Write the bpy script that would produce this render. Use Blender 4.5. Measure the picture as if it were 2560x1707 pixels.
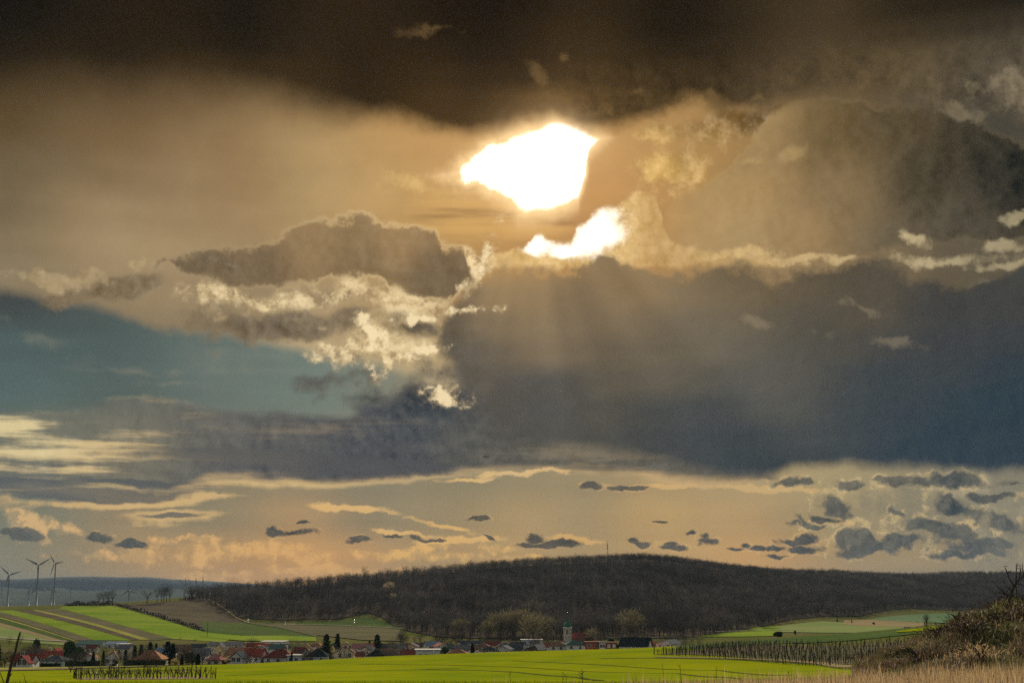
import bpy, bmesh, math, random
import numpy as np
from mathutils import Vector, Matrix, Euler, noise as mnoise

sc = bpy.context.scene
for _o in list(bpy.data.objects):
    bpy.data.objects.remove(_o)
COL = sc.collection
R = math.radians

# ------------------------------------------------------------------ camera
EYE = 1.7                      # eye height above the ground under the camera
FOC = 3556.0                   # focal length expressed in photograph pixels (50 mm on 36 mm)
CX, CY, HOR = 1280.0, 853.5, 1495.0
PITCH = math.atan((HOR - CY) / FOC)
cam_d = bpy.data.cameras.new('camera')
cam_d.lens = 50.0
cam_d.sensor_width = 36.0
cam_d.clip_start = 0.1
cam_d.clip_end = 120000.0
cam = bpy.data.objects.new('camera', cam_d)
COL.objects.link(cam)
cam.location = (0, 0, EYE)
cam.rotation_euler = (math.pi / 2 + PITCH, 0, 0)
sc.camera = cam

# ------------------------------------------------------------------ exposure
EXPO = 1.8
vs = sc.view_settings
sc.display_settings.display_device = 'sRGB'
vs.view_transform = 'Standard'
vs.look = 'None'
vs.exposure = EXPO
vs.gamma = 1.0
vs.use_curve_mapping = False
sc.render.engine = 'CYCLES'
cy = sc.cycles
cy.use_denoising = False
cy.use_adaptive_sampling = True
cy.adaptive_threshold = 0.009
cy.adaptive_min_samples = 24
cy.max_bounces = 6
cy.diffuse_bounces = 3
cy.glossy_bounces = 2
cy.transmission_bounces = 3
cy.volume_bounces = 0
cy.transparent_max_bounces = 8
cy.sample_clamp_indirect = 4.0

def pdir(px, py):
    """world direction of a photograph pixel"""
    x, y, z = (px - CX), FOC, -(py - CY)
    c, s = math.cos(PITCH), math.sin(PITCH)
    v = Vector((x, y * c - z * s, y * s + z * c))
    return v.normalized()

def pang(px, py):
    """azimuth and elevation in degrees of a photograph pixel"""
    d = pdir(px, py)
    return math.degrees(math.atan2(d.x, d.y)), math.degrees(math.asin(d.z))

def s2l(c):
    out = []
    for v in c[:3]:
        v = v / 255.0
        out.append(v / 12.92 if v <= 0.04045 else ((v + 0.055) / 1.055) ** 2.4)
    return tuple(out)

# ------------------------------------------------------------------ sun
SUN_PX = (1330, 420)
SUN_AZ, SUN_EL = pang(*SUN_PX)
sun_d = bpy.data.lights.new('sun', 'SUN')
sun_d.energy = 5.0
sun_d.angle = R(0.53)
sun_d.color = (1.0, 0.87, 0.66)
sun = bpy.data.objects.new('sun', sun_d)
COL.objects.link(sun)
_sd = pdir(*SUN_PX)
sun.rotation_euler = (-_sd).to_track_quat('-Z', 'Y').to_euler()
sun.location = _sd * 300

# ------------------------------------------------------------------ sky (world): cloud layers described by direction
# Every cloud is a shape in azimuth / elevation; its edges are broken up by billow noise, thin edges towards the sun glow.
world = bpy.data.worlds.new('World')
sc.world = world
world.use_nodes = True
WT = world.node_tree
WT.nodes.clear()

class S:
    """a node socket with arithmetic"""
    def __init__(self, s): self.s = s
    def __add__(a, b): return mt('ADD', a, b)
    __radd__ = __add__
    def __sub__(a, b): return mt('SUBTRACT', a, b)
    def __rsub__(a, b): return mt('SUBTRACT', b, a)
    def __mul__(a, b): return mt('MULTIPLY', a, b)
    __rmul__ = __mul__
    def __truediv__(a, b): return mt('DIVIDE', a, b)
    def __rtruediv__(a, b): return mt('DIVIDE', b, a)
    def __neg__(a): return mt('MULTIPLY', a, -1.0)

def _in(sock, v):
    if isinstance(v, S): WT.links.new(v.s, sock)
    elif isinstance(v, (tuple, list)) and sock.type == 'RGBA': sock.default_value = (*v[:3], 1.0)
    else: sock.default_value = v

def mt(op, a, b=None, c=None, clamp=False):
    n = WT.nodes.new('ShaderNodeMath'); n.operation = op; n.use_clamp = clamp
    _in(n.inputs[0], a)
    if b is not None: _in(n.inputs[1], b)
    if c is not None: _in(n.inputs[2], c)
    return S(n.outputs[0])

def vm(op, a, b=None, c=None, scale=None):
    n = WT.nodes.new('ShaderNodeVectorMath'); n.operation = op
    _in(n.inputs[0], a)
    if b is not None: _in(n.inputs[1], b)
    if c is not None: _in(n.inputs[2], c)
    if scale is not None: _in(n.inputs['Scale'], scale)
    return S(n.outputs['Value'] if op in ('LENGTH', 'DOT_PRODUCT', 'DISTANCE') else n.outputs['Vector'])

def sstep(x, a, b):
    n = WT.nodes.new('ShaderNodeMapRange'); n.interpolation_type = 'SMOOTHSTEP'; n.clamp = True
    _in(n.inputs['Value'], x); n.inputs['From Min'].default_value = a; n.inputs['From Max'].default_value = b
    return S(n.outputs[0])

def _mix(blend, f, a, b, clampf):
    n = WT.nodes.new('ShaderNodeMix'); n.data_type = 'RGBA'; n.blend_type = blend
    n.clamp_factor = clampf; n.clamp_result = False
    _in(n.inputs[0], f); _in(n.inputs[6], a); _in(n.inputs[7], b)
    return S(n.outputs[2])
def mixc(f, a, b): return _mix('MIX', f, a, b, True)
def mulc(c, f): return _mix('MIX', f, (0, 0, 0), c, False)
def addc(c, col, f): return _mix('ADD', f, c, col, False)

def comb(x, y, z=0.0):
    n = WT.nodes.new('ShaderNodeCombineXYZ')
    for i, v in enumerate((x, y, z)): _in(n.inputs[i], v)
    return S(n.outputs[0])

def noise(vec, scale, detail, rough=0.55, color=False):
    n = WT.nodes.new('ShaderNodeTexNoise'); n.noise_dimensions = '3D'
    _in(n.inputs['Vector'], vec)
    n.inputs['Scale'].default_value = scale; n.inputs['Detail'].default_value = detail
    n.inputs['Roughness'].default_value = rough
    if not color: return S(n.outputs[0])
    q = WT.nodes.new('ShaderNodeSeparateColor')
    WT.links.new(n.outputs['Color'], q.inputs[0])
    return [S(q.outputs[i]) - 0.5 for i in range(3)]

class group:
    """nodes made between opening it and done() live in a node group of their own"""
    def __init__(self, name, **ins):
        global WT
        self.outer, self.ins = WT, ins
        WT = self.tree = bpy.data.node_groups.new(name, 'ShaderNodeTree')
        for k in ins: WT.interface.new_socket(k, in_out='INPUT', socket_type='NodeSocketFloat')
        self.gi = WT.nodes.new('NodeGroupInput')
        self.v = {k: S(self.gi.outputs[i]) for i, k in enumerate(ins)}
    def done(self, r, kind='Float'):
        global WT
        WT.interface.new_socket('Result', in_out='OUTPUT', socket_type='NodeSocket' + kind)
        go = WT.nodes.new('NodeGroupOutput')
        WT.links.new(r.s, go.inputs[0])
        WT = self.outer
        n = WT.nodes.new('ShaderNodeGroup'); n.node_tree = self.tree
        for i, k in enumerate(self.ins): _in(n.inputs[i], self.ins[k])
        return S(n.outputs[0])

DEG = 57.29578
U0, U1, V0, V1 = -32.0, 32.0, -6.0, 34.0
TILE = [-99, 99, -99, 99]      # azimuth / elevation bounds of the part of sky being described

def inside(px0, py0, px1, py1, m=1.2):
    """does this photograph rectangle reach into the tile"""
    P = [pang(x, y) for x in (px0, px1) for y in (py0, py1)]
    a = [p[0] for p in P]; e = [p[1] for p in P]
    return max(a) + m > TILE[0] and min(a) - m < TILE[1] and max(e) + m > TILE[2] and min(e) - m < TILE[3]

def curve(u, pts):
    """elevation of an outline over azimuth, through photograph points"""
    n = WT.nodes.new('ShaderNodeFloatCurve')
    q = sorted(pang(*p) for p in pts)
    c = n.mapping.curves[0]
    n.mapping.use_clip = False
    P = [((a - U0) / (U1 - U0), (e - V0) / (V1 - V0)) for a, e in q]
    c.points[0].location = P[0]; c.points[1].location = P[-1]
    for p in P[1:-1]: c.points.new(*p)
    for p in c.points: p.handle_type = 'AUTO_CLAMPED'
    n.mapping.update()
    _in(n.inputs['Value'], (u - U0) * (1.0 / (U1 - U0)))
    return S(n.outputs[0]) * (V1 - V0) + V0

def band(uv, top=None, bot=None):
    """depth in degrees inside a cloud outlined by a top and a bottom line"""
    u, v = uv
    d = None
    if top is not None: d = curve(u, top) - v
    if bot is not None:
        e = v - curve(u, bot)
        d = e if d is None else mt('MINIMUM', d, e)
    return d

def blobs(uv, lst, k=0.25, m=0.9):
    """field of soft ellipses (photograph px, py, rx, ry[, tilt]): 1 at a centre, 0 at the edge"""
    keep = [b for b in lst if inside(b[0] - 1.25 * b[2], b[1] - 1.25 * (b[3] + abs(b[2] * math.sin(R(b[4] if len(b) > 4 else 0)))),
                                     b[0] + 1.25 * b[2], b[1] + 1.25 * (b[3] + abs(b[2] * math.sin(R(b[4] if len(b) > 4 else 0)))), m)]
    if not keep: return None
    f = None
    g = group('cloud_puffs', u=uv[0], v=uv[1])
    P = comb(g.v['u'], g.v['v'])
    for b in keep:
        px, py, rx, ry = b[:4]; rot = b[4] if len(b) > 4 else 0.0
        a, e = pang(px, py)
        ix, iy = 1.0 / (rx / FOC * DEG), 1.0 / (ry / FOC * DEG)
        if rot:
            cr, sr = math.cos(R(rot)), math.sin(R(rot))
            q = comb(vm('DOT_PRODUCT', P, (cr * ix, sr * ix, 0)) - (a * cr + e * sr) * ix,
                     vm('DOT_PRODUCT', P, (-sr * iy, cr * iy, 0)) - (-a * sr + e * cr) * iy)
        else:
            q = vm('MULTIPLY_ADD', P, (ix, iy, 0), (-a * ix, -e * iy, 0))
        l = vm('LENGTH', q)
        f = l if f is None else mt('SMOOTH_MIN', f, l, k)
    return g.done(1.0 - f)

def tone(pts, soft=0.35, power=1.8):
    """smooth colour field through tones at photograph points: ramps over azimuth, blended over elevation"""
    P = np.array([pang(p[0], p[1]) for p in pts]); C = np.array([s2l(p[2]) for p in pts])
    if len(pts) == 1: return tuple(C[0])
    lo, hi = P.min(0), P.max(0)
    nu = 4 if len(pts) < 5 else 18
    nv = 2 if (hi[1] - lo[1]) < 0.8 else (3 if len(pts) < 8 else 8)
    us = np.linspace(lo[0], hi[0], nu); vsr = np.linspace(lo[1], hi[1], nv)
    def at(u, v):
        w = (((P - (u, v)) ** 2).sum(1) + soft) ** -power
        return (w[:, None] * C).sum(0) / w.sum()
    use = [i for i in range(nv) if (i + 1 >= nv or vsr[i + 1] > TILE[2]) and (i == 0 or vsr[i - 1] < TILE[3])]
    if not use: use = [0 if TILE[3] < vsr[0] else nv - 1]
    g = group('cloud_tone', u=AZ, v=EL)
    fac = (g.v['u'] - float(us[0])) * float(1.0 / max(us[-1] - us[0], 1e-6))
    acc = None
    for i in use:
        n = WT.nodes.new('ShaderNodeValToRGB'); n.color_ramp.interpolation = 'B_SPLINE' if nu > 4 else 'EASE'
        el = n.color_ramp.elements
        while len(el) < nu: el.new(0.5)
        for j in range(nu):
            el[j].position = j / (nu - 1)
            el[j].color = (*at(us[j], vsr[i]), 1)
        _in(n.inputs[0], fac)
        r = S(n.outputs[0])
        acc = r if acc is None else mixc(sstep(g.v['v'], float(vsr[i - 1]), float(vsr[i])), acc, r)
    return g.done(acc, 'Color')

def L(r, g, b): return s2l((r, g, b))

# direction -> azimuth / elevation in degrees, and the noises every cloud shares
tc = WT.nodes.new('ShaderNodeTexCoord')
sep = WT.nodes.new('ShaderNodeSeparateXYZ'); WT.links.new(tc.outputs['Generated'], sep.inputs[0])
dx, dy, dz = S(sep.outputs[0]), S(sep.outputs[1]), S(sep.outputs[2])
AZ = mt('ARCTAN2', dx, dy) * DEG
EL = mt('ARCSINE', dz) * DEG
D57 = comb(dx * DEG, dy * DEG, dz * DEG)                # direction in degree-sized units, for seamless noise
def shifted(x, y, z): return vm('ADD', D57, (x, y, z))
WN = noise(D57, 0.20, 7, 0.52, True)                     # large warp of cloud edges
WF = noise(shifted(5, 9, 2), 1.1, 4, 0.55, True)        # finer warp
WS = noise(vm('MULTIPLY', D57, (1, 1, 4.5)), 0.16, 5, 0.5, True)   # streaky warp
NS = noise(vm('MULTIPLY', D57, (0.20, 0.20, 2.2)), 0.55, 6, 0.55)   # streaks
NLOW = noise(shifted(3, 77, 9), 0.13, 3, 0.5)           # broad mottling
NT = noise(shifted(13, 47, 1), 0.80, 9, 0.67)           # cloud texture, fine
NM = noise(shifted(41, 17, 5), 0.24, 8, 0.56)           # cloud texture, broad
_sa, _se = pang(*SUN_PX)
def billow(ox, oz):
    r = None
    for sc_, am in ((0.40, 1.0), (0.9, 0.55), (2.0, 0.28), (4.6, 0.15)):
        n = mt('ABSOLUTE', noise(shifted(31 + 17 * sc_ + ox, 7, 3 + oz), sc_, 0.0) - 0.5) * am
        r = n if r is None else r + n
    return (r - 0.25) * 2.0                             # about -0.5 .. 0.5, rounded lobes, sharp creases
NB = billow(0, 0)
# light comes from the sun's direction: compare the billows a little way towards it
_sx = (_sa - AZ); _sz = (_se - EL)
_il = 0.30 / mt('SQRT', _sx * _sx + _sz * _sz + 0.5)
_o2 = vm('ADD', D57, comb(_sx * _il, 0.0, _sz * _il))
_r = _r0 = None
for sc_, am, k in ((0.40, 1.0, 'a'), (0.9, 0.55, 'b'), (2.0, 0.20, 'c')):
    _n = mt('ABSOLUTE', noise(vm('ADD', _o2, (31 + 17 * sc_, 7, 3)), sc_, 0.0) - 0.5) * am
    _m = mt('ABSOLUTE', noise(shifted(31 + 17 * sc_, 7, 3), sc_, 0.0) - 0.5) * am
    _r = _m - _n if _r is None else _r + (_m - _n)
REL = mt('MULTIPLY', sstep(_r, -0.30, 0.30) - 0.5, 0.6)   # > 0 where the cloud thins towards the sun
FR = (NT - noise(vm('ADD', _o2, (13, 47, 1)), 0.80, 7, 0.64)) * 4.2   # fine relief: lit on the side towards the sun
ANG = mt('ARCTAN2', AZ - _sa, _se - EL)                 # bearing round the sun, 0 = straight down
NR = noise(comb(ANG * 2.0, 4.0, 0.0), 1.0, 2, 0.5)
# clear sky: the physical sky behind everything
sky = WT.nodes.new('ShaderNodeTexSky'); sky.sky_type = 'NISHITA'; sky.sun_disc = False
sky.sun_elevation = R(SUN_EL); sky.sun_rotation = R(SUN_AZ)
sky.air_density = 1.0; sky.dust_density = 2.0; sky.ozone_density = 1.5
_q = WT.nodes.new('ShaderNodeSeparateColor'); WT.links.new(sky.outputs[0], _q.inputs[0])
NSK = [S(_q.outputs[i]) for i in range(3)]

# (nothing of a sector is worked out before the noises are: keeps the shader's stack small)
_wait = (WN[0] + WN[2] + WF[0] + WF[2] + WS[0] + WS[2] + NB + REL + NS + NLOW + NT + NM + FR + NR + NSK[0]) * 1e-7
AZ = AZ + _wait; EL = EL + _wait
SHARED = dict(AZ=AZ, EL=EL, WNx=WN[0], WNz=WN[2], WFx=WF[0], WFz=WF[2], WSx=WS[0], WSz=WS[2],
              NS=NS, NLOW=NLOW, NT=NT, NM=NM, FR=FR, NB=NB, REL=REL, NR=NR, N0=NSK[0], N1=NSK[1], N2=NSK[2])

def sky_tile(az0, az1, el0, el1):
    global AZ, EL, TILE
    keepAE = AZ, EL
    TILE = [az0, az1, el0, el1]
    G = group('sky_tile', **SHARED)
    V = G.v
    AZ, EL, NS, NLOW, NB, REL, NR = (V[k] for k in ('AZ', 'EL', 'NS', 'NLOW', 'NB', 'REL', 'NR'))
    _e = 1e-5 * (1 + len(bpy.data.node_groups))          # keeps equal nodes of two sectors apart, so each is skipped with its sector
    AZ, EL, NS, NB, REL, NLOW = AZ + _e, EL + _e, NS + _e, NB + _e, REL + _e, NLOW + _e
    FB = (V['NT'] - (0.5 + _e)) * 4.0                    # about -0.8 .. 0.8
    FM = (V['NM'] - (0.5 + _e)) * 4.0
    FR = V['FR'] + _e
    _w = {}
    def W(amp, fine=0.0):
        k = (amp, fine)
        if k not in _w:
            u, v = AZ, EL
            if amp: u, v = mt('MULTIPLY_ADD', V['WNx'], amp, u), mt('MULTIPLY_ADD', V['WNz'], amp, v)
            if fine: u, v = mt('MULTIPLY_ADD', V['WFx'], fine, u), mt('MULTIPLY_ADD', V['WFz'], fine, v)
            _w[k] = (u, v)
        return _w[k]
    def over(f, a, b):
        """lay a cloud over what is behind it; the next cloud is only worked out after it (keeps the shader's stack small)"""
        global AZ, EL
        nonlocal NB, REL, NS, FB, FM, FR
        AZ, EL, NB, REL, NS, FB, FM, FR = (mt('MULTIPLY_ADD', f, 1e-7, x) for x in (AZ, EL, NB, REL, NS, FB, FM, FR))
        _w.clear()
        return mixc(f, a, b)
    def WST():
        if 's' not in _w: _w['s'] = (mt('MULTIPLY_ADD', V['WSx'], 3.0, AZ), mt('MULTIPLY_ADD', V['WFz'], 0.25, mt('MULTIPLY_ADD', V['WSz'], 1.2, EL)))
        return _w['s']
    RS = mt('SQRT', (AZ - _sa) * (AZ - _sa) + (EL - _se) * (EL - _se))

    # ---- clear sky and the haze-bright air low down
    T0 = tone([(40,760,(50,58,59)),(60,930,(72,97,96)),(300,900,(63,84,84)),(550,930,(84,104,100)),(790,970,(96,116,109)),
      (100,1290,(110,116,101)),(500,1270,(118,116,95)),(60,1430,(126,126,108)),(420,1400,(188,146,94)),(240,1370,(160,136,98)),
      (900,1240,(114,112,93)),(800,1420,(208,154,90)),(1200,1230,(122,116,92)),(1250,1360,(184,148,94)),(1500,1250,(130,119,92)),
      (1650,1310,(186,150,92)),(1900,1400,(200,150,88)),(2000,1260,(142,130,98)),(2250,1240,(140,131,104)),(2500,1300,(142,134,110)),
      (2300,1410,(160,138,100)),(2100,1225,(178,156,110)),(700,1500,(206,152,88)),(30,1490,(136,132,112)),(1800,1210,(160,140,102)),(2400,1480,(150,132,100))])
    n0 = WT.nodes.new('ShaderNodeCombineColor')
    for i in range(3): _in(n0.inputs[i], V['N%d' % i])
    c = mixc(0.05, T0, mulc(S(n0.outputs[0]), 0.03))
    c = mulc(c, 0.84 + NS * 0.26 + FB * 0.03 + FM * 0.05)
    # thin warm wisps over the clear gap
    d = blobs(W(2.5, 0.6), [(600,890,330,70,-14),(860,960,140,60),(120,850,200,40,-20),(330,930,200,16),(420,955,160,10)])
    if d is not None: c = over(sstep(d + FM * 0.8 + FB * 0.4 + (NS - 0.5) * 2.0, 0.1, 1.3) * 0.42, c, L(138,134,116))

    diag = [(-600,640),(-200,712),(0,738),(150,768),(300,808),(400,838),(560,856),(700,880),(830,904),(950,930),(1100,965),(1400,1010),(1700,1040),(3200,1200)]
    if el1 > 5.5:
        # ---- high veil, lit through, with a diagonal lower border over the clear gap on the left
        dv = band(W(0.9, 0.35), None, diag) + FB * 0.10 + FM * 0.10
        TV = tone([(30,300,(88,70,42)),(300,330,(120,95,63)),(600,400,(150,121,82)),(50,480,(104,90,66)),(450,520,(156,130,95)),
          (800,460,(178,150,104)),(1000,450,(196,156,98)),(1050,340,(186,143,88)),(100,620,(150,129,97)),(350,640,(174,149,111)),
          (40,700,(140,125,98)),(1130,540,(190,148,88)),(1270,560,(168,124,70)),(1560,400,(190,146,90)),(1500,500,(178,130,76)),
          (1950,640,(152,127,90)),(2450,620,(98,88,70)),(760,880,(178,154,116)),(560,840,(140,122,94)),(1000,930,(182,160,120)),
          (250,740,(140,122,94)),(1750,350,(182,142,86)),(2000,260,(108,88,58)),(2450,250,(72,68,58)),(20,570,(120,106,78)),(200,560,(150,126,92))], soft=0.6)
        TV = mulc(TV, 0.97 + (NS - 0.5) * 0.18 + FM * 0.09 + FB * 0.05)
        rimv = sstep(dv, 1.1, 0.0) * sstep(AZ, -15.0, -6.0)
        TV = mixc(rimv * 0.60, TV, L(208,184,140))
        c = over(sstep(dv, -0.12, 0.55), c, TV)
    if el1 > 8.0:
        # ---- glow and the burnt-out opening round the sun
        c = addc(c, (1.0, 0.62, 0.27), mt('EXPONENT', RS * -0.50) * 0.36)
        d = blobs(W(1.6), [(1180,535,200,80),(1330,565,160,55)])
        if d is not None:
            c = over(sstep(NS, 0.44, 0.64) * sstep(d, 0.0, 0.5) * 0.5, c, L(224,176,102))
            c = over(sstep(NS, 0.52, 0.38) * sstep(d, 0.0, 0.5) * 0.5, c, L(134,98,56))
        d = blobs(W(1.6, 0.6), [(1040,465,80,30,-8),(1180,440,50,40),(1110,300,90,24,6)])
        if d is not None: c = over(sstep(d + FB * 0.8 + FM * 0.4, 0.1, 1.2) * 0.55, c, addc(L(236,196,124), (1.0, 0.8, 0.5), FR * 0.10))
        dsun = None
        if inside(1060, 250, 1600, 620):
            dsun = band(W(0.5, 0.35), [(1130,436),(1165,412),(1190,388),(1225,364),(1280,344),(1330,325),(1390,304),(1430,311),(1460,324),(1483,336),(1496,347)],
                        [(1130,440),(1160,455),(1200,465),(1240,485),(1270,502),(1310,532),(1370,531),(1400,518),(1430,507),(1452,485),(1462,420),(1476,370),(1496,349)])
            rag = sstep(AZ, 0.6, -1.6)                  # the left side frays into lit wisps
            dsun = dsun + FB * (0.09 + 0.30 * rag) + FM * 0.05 - 0.04
            c = over(sstep(dsun, -0.85, 0.10) * 0.60, c, L(252,212,150))
            c = over(sstep(dsun, -0.10, 0.30), c, (2.2, 2.05, 1.85))
        # ---- golden billows right of the sun
        d = blobs(W(1.8, 0.5), [(1690,420,100,62),(1640,425,44,44),(1640,340,60,40),(1760,330,120,60),(1860,300,130,46)])
        if d is not None:
            t = addc(tone([(1640,420,(222,180,108)),(1760,420,(190,152,92)),(1720,310,(150,118,72)),(1880,290,(118,94,60))]), (1.0, 0.74, 0.42), mt('MAXIMUM', FR, -0.25) * 0.24 + mt('MAXIMUM', REL, -0.1) * 0.2)
            t = mulc(t, 1.0 + FB * 0.12)
            c = over(sstep(d + FB * 0.55 + FM * 0.3, -0.15, 0.6) * 0.95, c, t)
        # ---- right-hand cumulus mass
        if inside(1540, 200, 3300, 680):
            TR = tone([(1750,500,(180,149,99)),(1900,450,(162,132,87)),(2000,560,(168,138,94)),(2100,480,(132,110,77)),(2200,300,(84,71,49)),
              (2300,450,(70,62,45)),(2500,350,(56,52,41)),(2540,430,(41,41,35)),(2400,570,(80,73,59)),(2100,340,(104,85,54)),(1800,610,(174,145,100)),(1660,540,(204,168,110)),(2250,620,(106,93,72))], soft=0.5)
            dr = band(W(2.0, 0.5), [(1560,620),(1640,560),(1660,515),(1720,462),(1800,425),(1880,345),(1960,275),(2040,246),(2150,238),(2300,246),(2400,268),(2460,305),(2560,345),(3100,420)],
                      [(1560,622),(1700,640),(1900,655),(2100,655),(2200,630),(2300,615),(2450,600),(2560,580),(3100,560)]) + FB * 0.40 + FM * 0.42 + NB * 0.3
            rim = sstep(dr, 0.34, 0.02)
            TR = mulc(TR, 1.0 + FM * 0.20 + FB * 0.07 + (NLOW - 0.5) * 0.3)
            ray2 = (NR - 0.5) * sstep(RS, 3.0, 6.0) * 0.5
            TR = mulc(TR, 1.0 + ray2)
            TR = mixc(rim * sstep(RS, 16.0, 6.0) * 0.65, TR, L(210,176,114))
            TR = mixc(rim * 0.30, TR, L(170,146,106))
            TR = addc(TR, (0.9, 0.72, 0.45), FR * 0.028)
            d = blobs(W(1.4, 0.5), [(1990,385,46,24),(1890,408,32,14)])
            if d is not None: TR = mixc(sstep(d + FB * 0.6, 0.0, 1.2) * 0.35, TR, L(215,180,120))
            c = over(sstep(dr, -0.04, 0.42) * sstep(AZ, 4.8, 9.8), c, TR)
        # ---- bright bank below the sun, along the top of the main cloud
        dw = None
        if inside(1150, 440, 1900, 700):
            dw = band(W(0.6, 0.5), [(1150,655),(1240,632),(1300,625),(1330,600),(1355,577),(1375,592),(1395,601),(1430,596),(1440,566),(1470,550),(1500,531),(1540,520),(1570,501),(1600,481),(1630,486),(1650,512),(1660,560),(1690,602),(1750,618),(1850,635),(1950,655)],
                      [(1150,662),(1300,668),(1500,668),(1700,670),(1850,665),(1950,662)]) + FB * 0.16
            core = blobs(W(0.5, 0.5), [(1490,585,95,62,24),(1350,612,52,28),(1420,622,70,24)])
            cb = L(226,188,124) if core is None else mixc(sstep(core + FB * 0.35, -0.10, 0.55), addc(L(222,184,120), (1.0, 0.8, 0.5), FR * 0.25 + FB * 0.08), (1.6, 1.42, 1.15))
            c = over(sstep(dw, -0.10, 0.22) * (1.0 - 0.55 * sstep(AZ, 4.2, 6.2)), c, cb)
        d = blobs(W(3.0, 0.6), [(1830,628,150,22),(2000,640,130,13),(2110,644,44,12),(2290,585,50,22,-20),(2380,640,150,22),(2500,600,70,20),(2520,520,60,16),(2540,650,120,16)])
        if d is not None:
            c = over(sstep(d + NB * 0.8 + FB * 0.8, 0.05, 0.95) * 0.65, c, addc(tone([(1830,625,(222,186,126)),(2290,585,(222,200,152)),(2450,630,(184,168,130))]), (1.0, 0.85, 0.6), FR * 0.08))
        # ---- brilliant broken streaks below the mid cloud
        d = blobs(W(3.4, 0.9), [(600,732,200,28),(800,738,180,34),(1010,756,150,46),(1150,782,90,28,8),(1010,812,130,30,14),(930,865,90,54),(1010,905,130,46),(1100,885,76,32,10),(1205,672,34,84,-24),(1170,700,56,44),(1130,1002,52,38),(860,905,130,24,-14)])
        if d is not None:
            t = addc(tone([(560,730,(192,168,124)),(1000,750,(222,194,142)),(1210,650,(248,218,164)),(950,870,(212,186,138)),(1130,1000,(222,196,148)),(860,905,(190,168,128))]), (1.0, 0.86, 0.58), FR * 0.22 + REL * 0.10)
            t = mixc(sstep(FB * 0.8 + NB * 0.6 + FR * 0.4, -0.62, -0.02), L(138,118,90), t)
            t = mixc(sstep(FB * 0.6 + NB * 0.4 + FR * 0.5 + d * 0.3, 0.05, 0.75) * 0.85, t, L(250,224,174))
            c = over(sstep(d + NB * 0.9 + FB * 0.85, -0.35, 0.65) * 0.92, c, t)
        # ---- mid cloud with a bright upper rim, left of centre
        if inside(330, 520, 1230, 780):
            C2 = tone([(450,660,(112,96,72)),(780,600,(150,123,86)),(900,660,(134,111,78)),(1080,690,(118,99,73)),(640,680,(120,100,74)),(1000,600,(160,130,90))])
            d2 = band(W(1.6, 0.5), [(330,702),(408,650),(479,642),(522,628),(599,619),(669,590),(724,557),(784,538),(871,551),(952,567),(1034,570),(1088,578),(1121,605),(1170,617),(1186,645),(1215,705)],
                      [(330,706),(408,672),(463,700),(600,706),(700,712),(850,710),(925,706),(952,726),(1040,752),(1132,764),(1170,730),(1215,708)]) + FB * 0.40 + FM * 0.26 + NB * 0.30
            C2 = addc(C2, (0.9, 0.72, 0.45), FR * 0.05 + REL * 0.05)
            C2 = mulc(C2, 1.0 + FM * 0.10 + FB * 0.06)
            C2 = mixc(sstep(d2, 0.30, 0.02) * (0.30 + 0.70 * sstep(AZ, -12.0, -4.0)), C2, L(246,218,164))
            c = over(sstep(d2, -0.10, 0.42), c, C2)
        # ---- darker strip and tufts below
        d = blobs(W(2.6, 0.7), [(690,818,270,50,4),(860,800,90,46),(300,712,140,28,8),(250,735,130,32,14),(560,655,70,16)])
        if d is not None:
            t = addc(tone([(300,710,(122,105,79)),(500,780,(116,100,77)),(700,820,(110,97,79)),(880,820,(116,101,79))]), (0.9, 0.75, 0.5), FR * 0.12 + REL * 0.08)
            c = over(sstep(d + NB * 0.5 + FB * 0.6, -0.05, 0.6) * 0.84, c, t)
        d = blobs(W(1.6, 0.9), [(540,798,44,22,-18),(800,822,14,9),(330,672,44,18),(180,700,80,26),(90,690,90,22)])
        if d is not None: c = over(sstep(d + FB * 0.9, 0.0, 0.8) * 0.55, c, addc(L(186,162,120), (1.0, 0.85, 0.6), FR * 0.2))
        # ---- top deck
        if el1 > 15:
            TD = tone([(0,0,(26,24,19)),(600,60,(33,28,19)),(1200,60,(35,27,17)),(1300,200,(47,36,24)),(900,220,(48,37,22)),(300,150,(46,37,24)),(0,150,(38,32,22)),
              (100,240,(78,60,34)),(1700,60,(29,24,16)),(2300,30,(38,31,18)),(2150,125,(98,80,54)),(1750,180,(62,48,28)),(2000,190,(88,72,49)),(2450,235,(62,58,48)),
              (2535,210,(108,95,75)),(1500,240,(78,60,34)),(1350,275,(122,90,48)),(1600,280,(92,71,40)),(1000,290,(92,68,36)),(700,250,(84,64,37)),(400,260,(92,70,40)),
              (1280,-100,(24,21,16)),(0,-100,(25,23,18)),(2560,-100,(30,26,17)),(2250,170,(108,90,62)),(1950,120,(78,63,42))], soft=0.25)
            relk = sstep(EL, 22.5, 19.0) * sstep(AZ, -2.0, 5.0)
            TD = mulc(TD, 0.62 + FB * 0.05 + FM * 0.08 + (0.36 + FB * 0.20 + FR * 0.42 + FM * 0.14) * relk)
            d = blobs(W(2.6, 0.8), [(1050,95,90,22,10),(1090,85,70,16),(1350,190,44,26,-30),(1525,270,34,20),(1440,145,24,16),(1590,215,24,14),(1760,230,100,30,-20),(1900,235,70,20)])
            if d is not None: TD = mixc(sstep(d + FB * 0.9, 0.0, 1.2) * 0.22, TD, L(170,135,85))
            ddk = band(W(1.6, 0.4), None, [(-400,246),(0,244),(300,256),(560,262),(800,288),(1000,310),(1150,326),(1250,326),(1330,308),(1390,292),(1450,312),(1560,316),(1640,300),(1710,262),(1800,268),(1900,262),(1970,240),(2060,232),(2150,228),(2260,236),(2400,262),(2560,300),(3100,330)])
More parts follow.
